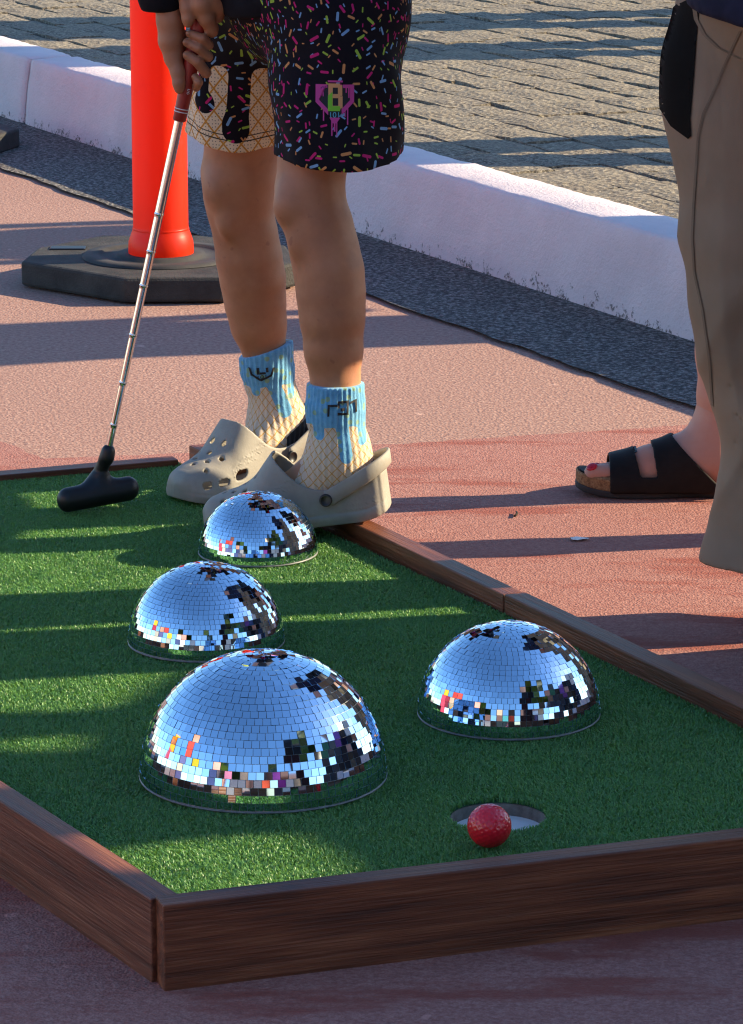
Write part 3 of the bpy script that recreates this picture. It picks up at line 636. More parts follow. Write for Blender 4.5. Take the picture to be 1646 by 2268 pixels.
# feet inside the clogs
f.cone(near[-1][0], atY(640, 1085, 4.48), .026, .020, .01); f.cone(atY(640, 1085, 4.48), atY(540, 1125, 4.485), .018, .014, .01); f.cone(near[-1][0], atY(805, 1085, 4.472), .024, .020, .01)
f.cone(far[-1][0], atY(585, 995, 4.75), .026, .020, .01); f.cone(atY(585, 995, 4.75), atY(500, 1050, 4.70), .018, .014, .01)
# trunk, arms, head: above the frame
f.chain([(Vector((-.085, 4.645, .76)), .105), (Vector((-.10, 4.64, .92)), .092), (Vector((-.125, 4.63, 1.06)), .098)], .05)
f.cone((-.10, 4.53, 1.085), (-.17, 4.72, 1.085), .05, .05, .05); f.cone((-.135, 4.625, 1.10), (-.16, 4.615, 1.20), .042, .04, .03)
f.ell((-.185, 4.605, 1.285), (.088, .074, .108), .03); f.ell((-.262, 4.57, 1.272), (.016, .012, .018), .014)
for sx in (0, 1): f.ell(Vector((-.18, 4.605, 1.28)) + Vector((.02, -.078, 0)) * (1 if sx else -1), (.016, .01, .025), .006)
for sy in (-1, 1): f.ell(Vector((-.252, 4.575, 1.295)) + Vector((.014 * sy, -.030 * sy, 0)), (.012, .012, .009), .002)
elR, elL = Vector((-.285, 4.665, .90)), Vector((-.10, 4.47, .90))
f.chain([(Vector((-.165, 4.74, 1.08)), .042), (elR, .034)], .02); f.chain([(Vector((-.095, 4.505, 1.08)), .042), (elL, .034)], .02)
body_me = f.mesh('person', 2)
def h(zx, zy, dy, rr=None):
    p = atY(304.6 + zx * .15142, zy * .15142, HY - dy); return (p, rr * .0000884) if rr else p
g = Field((-.34, 4.50, .55), (-.08, 4.70, .93), .0018)
g.chain([(elR, .033), h(430, -120, -.004, 215), h(440, 60, -.002, 188), h(470, 300, -.001, 190), h(485, 600, .0, 178), h(525, 850, .002, 132), h(590, 1060, .008, 104), h(606, 1220, .011, 90), h(612, 1300, .012, 76)], .004)
g.cone(h(520, 300, -.006), h(560, 700, -.008), .014, .013, .006)          # heel of the hand behind the grip
F4 = [((765, 492, 62), (950, 565, 72), (1045, 660, 70), (1010, 640, 64)), ((722, 622, 66), (900, 705, 76), (1035, 830, 74), (1000, 800, 66)), ((730, 808, 72), (880, 905, 82), (1005, 1065, 78), (960, 1010, 70)), ((848, 1130, 60), (890, 1205, 70), (862, 1285, 58), (800, 1160, 50))]
for i, (a, b, c, d) in enumerate(F4):
    dy = .0175 if i < 3 else .0155
    g.chain([h(a[0], a[1], dy - .004, a[2]), h(b[0], b[1], dy, b[2]), h(c[0], c[1], dy - .007, c[2]), h(d[0], d[1], -.010, d[2]), h(600, 480 + 130 * i, -.014, 80)], .0012)
    g.ell(h(a[0] - 18, a[1] - 6, dy + .0005), (.0042, .003, .0034), .001)     # finger nail pad
g.chain([(elL, .033), h(1010, -420, .01, 240), h(1000, -200, .008, 235), h(1060, 0, .008, 200), h(1190, 60, .006, 150)], .01)
g.chain([h(690, -160, .016, 118), h(725, 120, .020, 104), h(738, 270, .021, 92), h(738, 335, .0205, 72)], .003)
g.chain([h(900, -150, .020, 150), h(930, 60, .022, 130), h(1010, 270, .017, 115), h(1085, 420, .010, 92), h(1110, 480, .008, 62)], .006)
g.chain([h(1190, 60, .006, 150), h(1170, 240, -.004, 90), h(980, 300, -.014, 80)], .004)
hand_me = g.mesh('hands', 1)
child = tag(link('person', joinmesh('person', [body_me, hand_me]), M['skin']), 'child in sprinkle print shorts, blue topped socks and grey clogs gripping a putter', 'person')

# hair above the frame
f = Field((-.32, 4.48, 1.2), (-.04, 4.74, 1.44), .006); f.ell((-.178, 4.607, 1.30), (.098, .085, .112), 0)
f.cut(lambda x, y, z: np.maximum(.0, 0) + (-(x + .235) - (z - 1.30) * .9) + 0 * y); link('hair', f.mesh('hair', 2), M['hairdark'], child)

# shirt: loose black top with long sleeves
f = Field((-.40, 4.30, .66), (.14, 5.0, 1.18), .004)
fl = lambda x, y, z: .004 * np.sin(60 * x + 35 * y + 8 * np.sin(20 * z)) * np.clip((.95 - z) * 5, 0, 1)
p0 = atY(704, 20, 4.63)
f.cone((p0.x, 4.635, .70), (-.11, 4.64, .94), .122, .108, .02, flat=((.45, 1, 0), 1.06)); f.cone((-.11, 4.64, .94), (-.125, 4.63, 1.07), .108, .105, .03)
f.cone((-.10, 4.53, 1.085), (-.17, 4.72, 1.085), .058, .058, .03)
hz = atY(650, 37, 4.52).z
f.D = f.D + fl(*np.ix_(*f.ax)).astype(np.float32)
f.cut(lambda x, y, z: (hz + .004 * np.sin(x * 25 + y * 9) + (x - p0.x) * .03 - z) + 0 * y)
f.chain([(Vector((-.165, 4.74, 1.08)), .052), (elR, .044), h(330, -160, -.004, 330), h(345, 55, -.004, 300)], .012)
cz = atY(360, 26, HY).z
sl, p = f.sub((-.40, 4.5, .60), (-.20, 4.75, cz)); f.D[sl] = np.maximum(f.D[sl], cz - p[2])
f.chain([(Vector((-.095, 4.505, 1.08)), .052), (elL, .044), h(1080, -330, .012, 330)], .012)
link('shirt', f.mesh('shirt', 1), M['blacktee'], child)

# shorts
f = Field((-.31, 4.34, .49), (.14, 4.96, .84), .003)
def legcone(a, b, ra, rb, fl_, hemf):
    a = np.array(a); b = np.array(b); ab = b - a; L2 = ab @ ab
    def fn(x, y, z):
        t = np.clip(((x - a[0]) * ab[0] + (y - a[1]) * ab[1] + (z - a[2]) * ab[2]) / L2, -.3, 1)
        qx, qy = x - a[0] - t * ab[0], (y - a[1] - t * ab[1]) / fl_
        r = ra + (rb - ra) * t; an = np.arctan2(qx, -qy)
        fold = .0035 * np.sin(an * 3 + 1.1 + 9 * t) + .0022 * np.sin(an * 7 + 2 * t) * (1 - np.clip(t, 0, 1))
        v = np.sqrt(qx * qx + qy * qy) - r - fold + 0 * z
        return np.maximum(v, np.maximum(hemf(x, y) - z, z - b[2] - .02))
    return fn
na, nb_ = atY(750, 362, 4.505), atY(745, 20, 4.56); fa, fb = atY(513, 322, 4.765), atY(575, 0, 4.73)
zl, zr = atY(612, 362, 4.45).z, atY(888, 345, 4.53).z; xl, xr = atY(612, 362, 4.45).x, atY(888, 345, 4.53).x
hemn = lambda x, y: zl + (zr - zl) * np.clip((x - xl) / (xr - xl), -.1, 1.1) - .006 * np.sin(np.clip((x - xl) / (xr - xl), 0, 1) * math.pi) + (y - 4.44) * .05
zl2, zr2, xl2, xr2 = atY(413, 300, 4.76).z, atY(612, 331, 4.70).z, atY(413, 300, 4.76).x, atY(612, 331, 4.70).x
hemf = lambda x, y: zl2 + (zr2 - zl2) * np.clip((x - xl2) / (xr2 - xl2), -.1, 1.1) - .009 * np.sin(np.clip((x - xl2) / (xr2 - xl2), 0, 1) * math.pi) + (y - 4.70) * .04
f.put(legcone(fa, fb, .0605, .088, 1.05, hemf), (-.31, 4.5, .49), (.14, 4.96, .84), 0)
f.put(legcone(na, nb_, .0815, .088, .98, hemn), (-.31, 4.34, .49), (.14, 4.8, .84), .006)
f.cone((fb.x, fb.y, .735), (nb_.x, nb_.y, .735), .092, .092, .02); f.ell((-.075, 4.645, .78), (.126, .14, .10), .03)
f.cut(lambda x, y, z: z - .83 + 0 * x + 0 * y)
f.D = np.maximum(f.D, -(f.D + .0055))
sm_me = f.mesh('shorts', 1); P = f.P; sideF = (P[:, 1] - 4.645 + (P[:, 0] + .085) * .9) > 0
def axd(a, b): t = np.clip((P[:, 2] - a.z) / (b.z - a.z), 0, 1); return np.hypot(P[:, 0] - a.x - t * (b.x - a.x), P[:, 1] - a.y - t * (b.y - a.y))
sideF = axd(fa, fb) - .0605 < axd(na, nb_) - .0815
cx_ = np.where(sideF, fa.x, na.x); cyy = np.where(sideF, 4.765, 4.515); an = np.arctan2(P[:, 0] - cx_, -(P[:, 1] - cyy))
setattr_pt(sm_me, 'pat', np.stack([an * np.hypot(P[:, 0] - cx_, P[:, 1] - cyy) + np.where(sideF, .5, 0), P[:, 2], 0 * an], 1), True)
sc = pxm(fa); dX = 512 + (P[:, 0] - fa.x) * sc; dYp = 322 - (P[:, 2] - fa.z) * sc * .985
def caps(x, y, a, b, r):
    ab = np.array(b, float) - np.array(a, float); t = np.clip(((x - a[0]) * ab[0] + (y - a[1]) * ab[1]) / max(ab @ ab, 1e-6), 0, 1); return np.hypot(x - a[0] - t * ab[0], y - a[1] - t * ab[1]) - r
def smin(a, b, k): hh = np.clip(.5 + .5 * (a - b) / k, 0, 1); return a + (b - a) * hh - k * hh * (1 - hh)
Z1 = lambda x, y: (276.9 + x * .4038, y * .4038)
d = dYp - 132; d = smin(d, caps(dX, dYp, Z1(455, 340), Z1(440, 480), 12), 16); d = smin(d, caps(dX, dYp, Z1(448, 520), Z1(454, 535), 21), 8)
d = smin(d, caps(dX, dYp, Z1(650, 330), Z1(632, 560), 25), 24); d = smin(d, caps(dX, dYp, Z1(618, 640), Z1(618, 672), 30), 14)
setattr_pt(sm_me, 'drip', np.where(sideF, -d, 1)); setattr_pt(sm_me, 'hem', np.where(sideF, P[:, 2] - hemf(P[:, 0], P[:, 1]), 1))
shorts = link('shorts', sm_me, M['shorts'], child); bv = bvh_of(sm_me)
def z1p(x, y): a, b = Z1(x, y); return atY(a, b, 4.44)
rect = lambda x0, y0, x1, y1, fn=z1p: [fn(x0, y0), fn(x1, y0), fn(x1, y1), fn(x0, y1)]
decal('emblem_plate', [[z1p(*q) for q in ((1050, 470), (1255, 470), (1257, 560), (1150, 655), (1043, 560))]], bv, PR['dark'], shorts, off=.0010)
decal('emblem_outline', [[z1p(*q) for q in qq] for qq in (((1045, 468), (1110, 468), (1110, 486), (1066, 486), (1066, 552), (1045, 562)), ((1195, 468), (1257, 468), (1257, 562), (1234, 552), (1234, 486), (1195, 486)),
      ((1045, 562), (1066, 552), (1115, 600), (1115, 630)), ((1234, 552), (1257, 562), (1190, 628), (1188, 598)), ((1122, 642), (1182, 642), (1160, 672), (1140, 672)))]
      + [rect(*q) for q in ((1070, 486, 1079, 520), (1084, 486, 1090, 532), (1210, 486, 1217, 512), (1224, 486, 1232, 540), (1086, 590, 1093, 660), (1132, 660, 1139, 738), (1146, 670, 1155, 715), (1160, 655, 1165, 740), (1218, 590, 1225, 680), (1205, 600, 1210, 640), (1112, 446, 1195, 456))], bv, PR['pink'], shorts, off=.0015)
decal('emblem_letter', [rect(*q) for q in ((1115, 462, 1140, 600), (1140, 462, 1180, 484), (1140, 518, 1180, 540), (1140, 580, 1182, 600), (1168, 470, 1192, 528), (1170, 530, 1194, 594))], bv, PR['orange'], shorts, off=.0019)
decal('emblem_letter', [[z1p(*q) for q in ((1113, 528), (1138, 506), (1138, 582), (1180, 582), (1180, 608), (1113, 608))]], bv, PR['green'], shorts, off=.0023)
decal('emblem_number', text_polys('101', .030, lambda u, v: z1p(1150 + u * 1450, 641 - v * 1350)), bv, PR['teal'], shorts, off=.0023)

# socks
def sock(kind):
    if kind == 'near':
        f = Field((-.22, 4.38, .06), (.06, 4.58, .34), .002); Y = 4.475; nrm = 4.475
        ax = [(848, 680, 807), (895, 679, 808), (898, 680, 807), (902, 677, 809), (925, 679, 809), (934, 686, 807), (980, 683, 816), (1020, 680, 820)]
        pts = prof_pts(ax, 4.478, 4.474); f.chain(pts, .002)
        f.chain([(pts[-1][0], .037), (atY(700, 1075, 4.478), .029), (atY(640, 1110, 4.483), .022), (atY(600, 1130, 4.485), .016)], .02); f.cone(pts[-1][0], atY(796, 1098, 4.470), .034, .021, .02)
        top, cuff = 848, 932; s = pxm(pts[0][0]); o = pts[0][0]; tilt = 0
    else:
        f = Field((-.30, 4.62, .06), (-.02, 4.92, .34), .002); nrm = 4.80
        ax = [(772, 528, 650), (815, 532, 650), (819, 538, 652), (845, 541, 652), (850, 544, 652), (880, 551, 662), (915, 556, 668), (935, 552, 676)]
        pts = prof_pts(ax, 4.795, 4.80); f.chain(pts, .002)
        f.chain([(pts[-1][0], .036), (atY(590, 990, 4.765), .028), (atY(530, 1030, 4.725), .020)], .02); f.cone(pts[-1][0], atY(668, 990, 4.84), .033, .022, .02)
        top, cuff = 772, 846; s = pxm(pts[0][0]); o = pts[0][0]; tilt = .33
    X, Yg, Z = np.ix_(*f.ax); cxn = o.x; an = np.arctan2(X - cxn, -(Yg - nrm)); yy = top - (Z - o.z) * s * .975
    up = np.clip((cuff + 6 - yy) / 10, 0, 1); f.D = (f.D - .0010 * np.sin(an * 34) * (.35 + .65 * up) - .0003 * np.sin(an * 34) * (1 - up)).astype(np.float32)
    tz = o.z; f.cut(lambda x, y, z: z - tz - (x - cxn) * tilt + 0 * y)
    me = f.mesh('sock', 0); P = f.P; dX = (CX + (P[:, 0] - 0) * s); dY = top - (P[:, 2] - o.z) * s * .975; an = np.arctan2(P[:, 0] - cxn, -(P[:, 1] - nrm))
    setattr_pt(me, 'pat', np.stack([an * .038 + (.7 if kind == 'near' else 0), P[:, 2], 0 * an], 1), True)
    if kind == 'near':
        d = dY - cuff + 2 * np.sin(an * 5); d = smin(d, caps(dX, dY, (706, 925), (707, 950), 12), 4); d = smin(d, caps(dX, dY, (757, 925), (768, 995), 14), 5); d = smin(d, caps(dX, dY, (800, 925), (803, 965), 9), 4)
        hl = np.minimum(dX - 758 - (dY - 1040) * .0, dY - 1042 + (dX - 770) * .5)
    else:
        d = dY - cuff - (dX - 590) * -.1 + 2 * np.sin(an * 5); d = smin(d, caps(dX, dY, (608, 845), (632, 898), 15), 5); d = smin(d, caps(dX, dY, (566, 848), (568, 858), 10), 4); d = smin(d, caps(dX, dY, (643, 840), (645, 868), 7), 4)
        hl = np.minimum(dX - 636, dY - 950 + (dX - 640) * .75)
    setattr_pt(me, 'drip', -d); setattr_pt(me, 'heel', hl)
    so = link('sock', me, M['sock'], child); b = bvh_of(me); Z3 = lambda x, y: atY(332.3 + x * .3701, 720 + y * .3701, nrm - .06)
    if kind == 'near':
        polys = [[Z3(*q) for q in qq] for qq in (((1062, 500), (1120, 498), (1120, 511), (1062, 513)), ((1062, 513), (1075, 513), (1072, 570), (1060, 570)), ((1122, 480), (1190, 476), (1190, 490), (1122, 494)), ((1178, 490), (1190, 490), (1188, 562), (1176, 560)), ((1122, 494), (1135, 494), (1135, 520), (1122, 520)), ((1122, 545), (1176, 548), (1176, 562), (1122, 562)), ((1140, 520), (1165, 518), (1165, 535), (1140, 537)), ((1198, 486), (1238, 474), (1238, 487), (1198, 500)), ((1226, 490), (1238, 487), (1240, 550), (1228, 552)))]
    else:
        polys = [[Z3(*q) for q in qq] for qq in (((584, 272), (598, 276), (612, 318), (600, 325)), ((600, 318), (612, 312), (662, 340), (658, 354)), ((658, 342), (716, 314), (724, 324), (662, 354)), ((716, 318), (734, 268), (746, 270), (728, 324)), ((634, 274), (650, 272), (654, 312), (638, 314)), ((654, 299), (690, 296), (692, 308), (654, 312)), ((690, 270), (706, 268), (708, 296), (694, 298)))]
        polys += text_polys('101', .052, lambda u, v: Z3(668 + u * 900, 338 - v * 620 - u * 180))
    decal('emblem', polys, b, PR['dark'], so, off=.0022, maxe=.003)
sock('near'); sock('far')

# clogs
CL = .246
Wp = [(-.01, .002), (0, .010), (.012, .0235), (.04, .031), (.10, .0355), (.25, .0375), (.4, .039), (.55, .0425), (.70, .047), (.82, .0465), (.90, .0425), (.955, .0345), (.985, .023), (1.0, .008), (1.01, .002)]
Hp = [(-.01, .12), (.45, .12), (.52, .112), (.58, .100), (.64, .084), (.70, .068), (.78, .057), (.86, .052), (.92, .048), (.96, .044), (.985, .038), (1.01, .028)]
Rp = [(-.01, .058), (.05, .059), (.12, .056), (.22, .048), (.32, .0445), (.40, .049), (.47, .060), (.53, .077), (.575, .092), (.60, .103), (.66, .16)]
f = Field((-.01, -.06, -.006), (.256, .06, .125), .0016); X, Yg, Z = np.ix_(*f.ax); s_ = X / CL
Wv, Hv, Rv = sm(s_, Wp), sm(s_, Hp), sm(s_, Rp)
zb = .011 * np.clip((s_ - .75) / .25, 0, 1) ** 2 + .010 * np.clip((.16 - s_) / .16, 0, 1) ** 2
Zr = np.maximum(Z - zb, 0); flare = 1 + .05 * np.exp(-((Zr - .009) / .007) ** 2)
def shell(off):
    return (((np.abs(Yg) / np.maximum(Wv * flare - off, .002)) ** 2.7 + (Zr / np.maximum(Hv - zb - off, .004)) ** 2.4) ** (1 / 2.5) - 1) * np.maximum(Wv, .012)
out = np.maximum(shell(0), (zb - Z)); inn = np.maximum(np.maximum(shell(.0042), .021 - Z), np.maximum(.0055 - X, X - CL + .0065))
D = np.maximum(out, -inn); D = np.maximum(D, np.where(s_ < .63, (Z - Rv - .004 * np.abs(Yg) / .04) * .8, -1))
def hole_v(sx, y, r): return np.where(Z > .028, np.hypot(X - sx * CL, Yg - y) - r, 1)
for sx, y, r in ((.68, .012, .0034), (.68, -.012, .0034), (.745, .024, .0036), (.745, 0, .0034), (.745, -.024, .0036), (.81, .012, .0034), (.81, -.012, .0034), (.865, .025, .0034), (.865, 0, .0034), (.865, -.025, .0034)): D = np.maximum(D, -hole_v(sx, y, r))
def hole_s(sx, z, a, b, tilt=0, back=.55):
    u = (X - sx * CL) + (Z - z) * tilt; q = ((np.abs(u) / a) ** 3 + (np.abs(Z - z) / b) ** 3) ** (1 / 3) - 1
    return np.where(np.abs(Yg) > back * Wv, q * b, 1)
for sx, z, a, b, t in ((.90, .029, .0065, .0048, .2), (.80, .028, .0085, .0046, .3), (.675, .032, .0100, .0062, .5)): D = np.maximum(D, -hole_s(sx, z, a, b, t, .5 if sx < .95 else .25))
# knurled panels and groove lines
pan = ((np.abs(s_ - .60) < .13) & (np.abs(Z - .050 - (.60 - s_) * .10) < .0075)) | ((s_ < .22) & (s_ > .06) & (Z > .016) & (Z < .032))
D = D - np.where(pan & (np.abs(Yg) > .014), .0011 * np.clip(np.sin(X * 1150) * np.sin((Z + X * .0) * 1500), -.2, 1), 0)
D = D + .0012 * np.exp(-((Z - zb - .0165 + .004 * s_) / .0013) ** 2) * (out > -.003)
D = np.maximum(D, np.maximum(.0003 - X, X - CL) + 0 * Yg + 0 * Z); f.D = D.astype(np.float32); clog_me = f.mesh('clog', 1); clog_me.materials.append(M['clog'])
def band():
    v, fa_ = [], []; path = []
    for t in np.linspace(-1, 1, 61):
        a = abs(t); sg = 1 if t > 0 else -1
        if a > .42: q = (a - .42) / .58; x = .030 + (.315 * CL - .030) * q; yv = sg * (.0405 + .0025 * q)
        else: th = a / .42 * math.pi / 2; x = .030 - .036 * math.cos(th); yv = sg * .0405 * math.sin(th)
        q = min(1, x / (.315 * CL)) if a > .42 else x / (.315 * CL)
        path.append(Vector((x, yv, .036 + .036 * (1 - q))))
    for i, p in enumerate(path):
        d = (path[min(i + 1, 60)] - path[max(i - 1, 0)]); nn = Vector((d.y, -d.x, 0)).normalized(); a = abs(-1 + 2 * i / 60); hh = .0105 - .001 * (1 - a) if a < .93 else .0115 * math.sqrt(max(.05, 1 - ((a - .93) / .075) ** 2)); upv = d.cross(nn).normalized(); upv = upv if upv.z > 0 else -upv
        for u, ww in ((-1, .0006), (-.85, .0019), (-.4, .0022), (-.15, .0014), (.15, .0014), (.4, .0022), (.85, .0019), (1, .0006)): v.append(p + upv * hh * u + nn * ww)
        for u, ww in ((1, -.0006), (.85, -.0019), (-.85, -.0019), (-1, -.0006)): v.append(p + upv * hh * u + nn * ww)
    n = 12
    for i in range(60):
        for k in range(n): fa_.append((i * n + k, i * n + (k + 1) % n, (i + 1) * n + (k + 1) % n, (i + 1) * n + k))
    fa_ += [tuple(range(n)), tuple(60 * n + k for k in range(n - 1, -1, -1))]
    me = pymesh('strap', v, fa_, True); bm = bmesh.new(); bm.from_mesh(me); bmesh.ops.recalc_face_normals(bm, faces=bm.faces); bm.to_mesh(me); bm.free(); me.materials.append(M['clog']); return me
strap_me = band()
riv = lathe('rivet', [(.0001, .0030), (.0058, .0030), (.0062, .0036), (.0076, .0036), (.0082, .0026), (.0084, 0)], 28); riv.materials.append(M['black'])
def emb():
    bm = bmesh.new(); r = random.Random(5)
    for cx2, cy2, rr in ((-.0014, .001, .0018), (.0014, .0012, .0017), (0, -.0022, .0015)):
        bmesh.ops.create_circle(bm, cap_ends=True, radius=rr, segments=10, matrix=Matrix.Translation((cx2, cy2, .0034)))
    return bmmesh('emblem', bm)
emb_me = emb(); emb_me.materials.append(simple('grey_print', (.3, .3, .3), rough=.4))
def clog(heel, toe, roll=0):
    o = link('clog', clog_me, None, child); x = (toe - heel).normalized(); y = Vector((0, 0, 1)).cross(x).normalized(); z = x.cross(y)
    m = Matrix((x, y, z)).transposed().to_4x4(); m.translation = heel; o.matrix_local = m @ Matrix.Rotation(roll, 4, 'X')
    link('strap', strap_me, None, o)
    for s in (-1, 1):
        rv = link('rivet', riv, None, o); rv.matrix_local = Matrix.Translation((.315 * CL, s * .0446, .036)) @ Matrix.Rotation(-s * math.pi / 2, 4, 'X')
    return o
clog(Vector((.027, 4.468, .092)), Vector((-.217, 4.492, .058)))
clog(Vector((-.080, 4.805, .080)), Vector((-.262, 4.638, .058)))
# ------------------------------------------------------------------ the adult in khaki trousers at the right edge
KY = 4.25
left_edge = [(-60, 1535), (20, 1524), (60, 1500), (150, 1470), (230, 1469), (300, 1488), (340, 1499), (500, 1510), (650, 1520), (760, 1539), (850, 1562), (950, 1584), (1050, 1584), (1110, 1575), (1180, 1562), (1250, 1555), (1300, 1551)]
rad_k = [.115, .115, .115, .118, .118, .110, .106, .100, .098, .094, .090, .088, .090, .093, .097, .100, .102]
kp = []
for (y, x), r in zip(left_edge, rad_k):
    p = atY(x, y, KY); kp.append((Vector((p.x + r, KY, p.z)), r))
hemk = kp[-1][0]
f = Field((.27, 3.85, .04), (.75, 4.45, 1.0), .0045)
f.chain(kp, .012, flat=((0, 1, 0), .78)); f.chain([(Vector((.60, 4.09, .80)), .12), (Vector((.61, 4.08, .45)), .092), (Vector((.62, 4.07, .04)), .088)], .02)
f.cone((kp[0][0].x, KY, .82), (.60, 4.10, .82), .115, .12, .05); f.cone((.53, 4.17, .82), (.53, 4.17, .98), .14, .13, .05)
X, Yg, Z = np.ix_(*f.ax)
def rdg(t): return np.abs(np.sin(t)) ** .7 - .6
fold = .015 * rdg(Z * 7 + (X - .45) * 16 + 1.2 * np.sin(Z * 6)) + .009 * rdg(Z * 15 - X * 24 + Yg * 9 + 1) + .004 * np.sin(Yg * 30 + X * 38 + 3 * np.sin(Z * 5)) + .0012 * np.sin(Z * 70 + X * 40)
f.D = (f.D + fold * np.clip((.66 - Z) * 3, 0, 1)).astype(np.float32)
f.cut(lambda x, y, z: (hemk.z + .022 - (x - hemk.x) * .12 + .003 * np.sin(x * 60)) - z + 0 * y)
f.D = np.maximum(f.D, -(f.D + .009))
tro = f.mesh('trousers', 2)
f = Field((.30, 3.75, .0), (.95, 4.6, 1.78), .007)
f.chain([(Vector((kp[0][0].x + .01, KY, .84)), .045), (Vector((.49, KY, .48)), .038), (Vector((.53, KY, .10)), .036)], .02); f.chain([(Vector((.60, 4.10, .84)), .07), (Vector((.61, 4.08, .48)), .05), (Vector((.62, 4.07, .1)), .04)], .02)
f.cone((.53, KY, .09), (.62, KY - .03, .05), .036, .03, .02); f.cone((.62, 4.07, .09), (.71, 4.03, .05), .036, .03, .02)
f.chain([(Vector((.54, 4.17, .92)), .13), (Vector((.55, 4.17, 1.15)), .125), (Vector((.55, 4.17, 1.36)), .13)], .05); f.cone((.52, 4.33, 1.40), (.60, 4.0, 1.40), .06, .06, .05); f.cone((.55, 4.17, 1.42), (.54, 4.17, 1.56), .055, .05, .02)
f.ell((.52, 4.17, 1.64), (.10, .085, .125), .03)
f.chain([(Vector((.52, 4.35, 1.38)), .05), (Vector((.55, 4.37, 1.10)), .042), (Vector((.50, 4.33, .92)), .03), (Vector((.49, 4.33, .86)), .033)], .02); f.chain([(Vector((.60, 3.98, 1.38)), .05), (Vector((.64, 3.94, 1.10)), .042), (Vector((.60, 3.95, .90)), .03), (Vector((.59, 3.95, .84)), .033)], .02)
man = tag(link('person', f.mesh('person', 2), M['skin2']), 'adult in loose khaki trousers and dark navy top, cut by the right edge', 'person')
tr_o = link('trousers', tro, M['khaki'], man); bvk = bvh_of(tro)
kq = lambda x, y: atY(x, y, KY - .15)
decal('pocket_panel', [[kq(*q) for q in ((1538, 20), (1504, 52), (1482, 105), (1470, 160), (1468, 230), (1484, 278), (1504, 310), (1540, 333), (1546, 325), (1541, 240), (1541, 150), (1549, 90), (1562, 40))]], bvk, M['khakidark'], tr_o, off=.002, maxe=.006, near_ok=True)  # near-black flat panel pressed over the pocket area
def seam(pts, w_, mat, name):
    polys = [[kq(a[0] - w_, a[1]), kq(a[0] + w_, a[1]), kq(b[0] + w_, b[1]), kq(b[0] - w_, b[1])] for a, b in zip(pts[:-1], pts[1:])]
    decal(name, polys, bvk, mat, tr_o, off=.0028, maxe=.006)
M['khakiseam'] = cloth('khaki_seam', (.19, .148, .10), (.23, .18, .125))
seam([(1552, 30), (1556, 60), (1572, 92), (1600, 118), (1646, 140)], 4, M['khakiseam'], 'pocket_edge')
seam([(1640, 70), (1625, 130), (1600, 200), (1570, 270), (1560, 320), (1556, 420), (1550, 560), (1556, 640), (1572, 720), (1590, 850), (1606, 1000)], 2.2, M['khakiseam'], 'side_seam')
f = Field((.28, 3.80, .70), (.86, 4.55, 1.5), .007); zs = atY(1560, 42, KY - .1).z
f.chain([(Vector((.535, 4.17, .78)), .165), (Vector((.55, 4.17, 1.15)), .145), (Vector((.55, 4.17, 1.36)), .145)], .03, flat=((.3, -1, 0), 1.12)); f.cone((.52, 4.33, 1.40), (.60, 4.0, 1.40), .072, .072, .05)
f.chain([(Vector((.52, 4.35, 1.38)), .062), (Vector((.545, 4.36, 1.16)), .06)], .02); f.chain([(Vector((.60, 3.98, 1.38)), .062), (Vector((.63, 3.95, 1.16)), .06)], .02)
f.cut(lambda x, y, z: zs - (x - .42) * .20 - z + 0 * y); link('shirt', f.mesh('shirt', 2), M['navy'], man)
for c0, c1 in ((Vector((.535, KY, 0)), Vector((.66, KY - .04, 0))), (Vector((.60, 4.07, 0)), Vector((.73, 4.03, 0)))):
    f = Field((.45, 3.9, .002), (.82, 4.42, .12), .005); f.cone(c0 + Vector((0, 0, .045)), c1 + Vector((0, 0, .035)), .042, .038, .01); f.cut(lambda x, y, z: .004 - z + 0 * x + 0 * y); link('shoe', f.mesh('shoe', 1), M['rubber'], man)

# ------------------------------------------------------------------ the woman behind, of whom a sandalled foot shows
WY = 4.955
f = Field((.20, 4.55, .0), (.98, 5.3, 1.72), .006)
toe = at(1300, 1075, .05); ank = atY(1592, 1000, WY); knee = Vector((.60, 4.98, .50)); hip = Vector((.70, 4.92, .90))
leg1 = [(atY(1604, 960, WY), .034), (atY(1600, 880, WY), .034), (atY(1606, 780, WY), .040), (atY(1616, 650, WY), .050), (knee, .054), (hip, .085)]
leg2 = [(Vector((.70, 4.715, .08)), .036), (Vector((.70, 4.72, .25)), .046), (Vector((.69, 4.74, .50)), .052), (Vector((.72, 4.78, .90)), .085)]
f.chain(leg1, .015); f.chain(leg2, .015)
f.cone((.70, 4.715, .06), (.56, 4.70, .04), .036, .03, .02)
f.chain([(Vector((.72, 4.85, .90)), .13), (Vector((.72, 4.85, 1.1)), .11), (Vector((.72, 4.85, 1.3)), .12)], .05); f.cone((.72, 4.68, 1.36), (.72, 5.02, 1.36), .05, .05, .04); f.cone((.72, 4.85, 1.38), (.71, 4.85, 1.5), .05, .045, .02); f.ell((.70, 4.85, 1.58), (.095, .08, .118), .02)
f.chain([(Vector((.72, 4.67, 1.35)), .042), (Vector((.74, 4.64, 1.08)), .035), (Vector((.70, 4.66, .86)), .028)], .02); f.chain([(Vector((.72, 5.03, 1.35)), .042), (Vector((.74, 5.06, 1.08)), .035), (Vector((.68, 5.04, .86)), .028)], .02)
wb = f.mesh('person', 2)
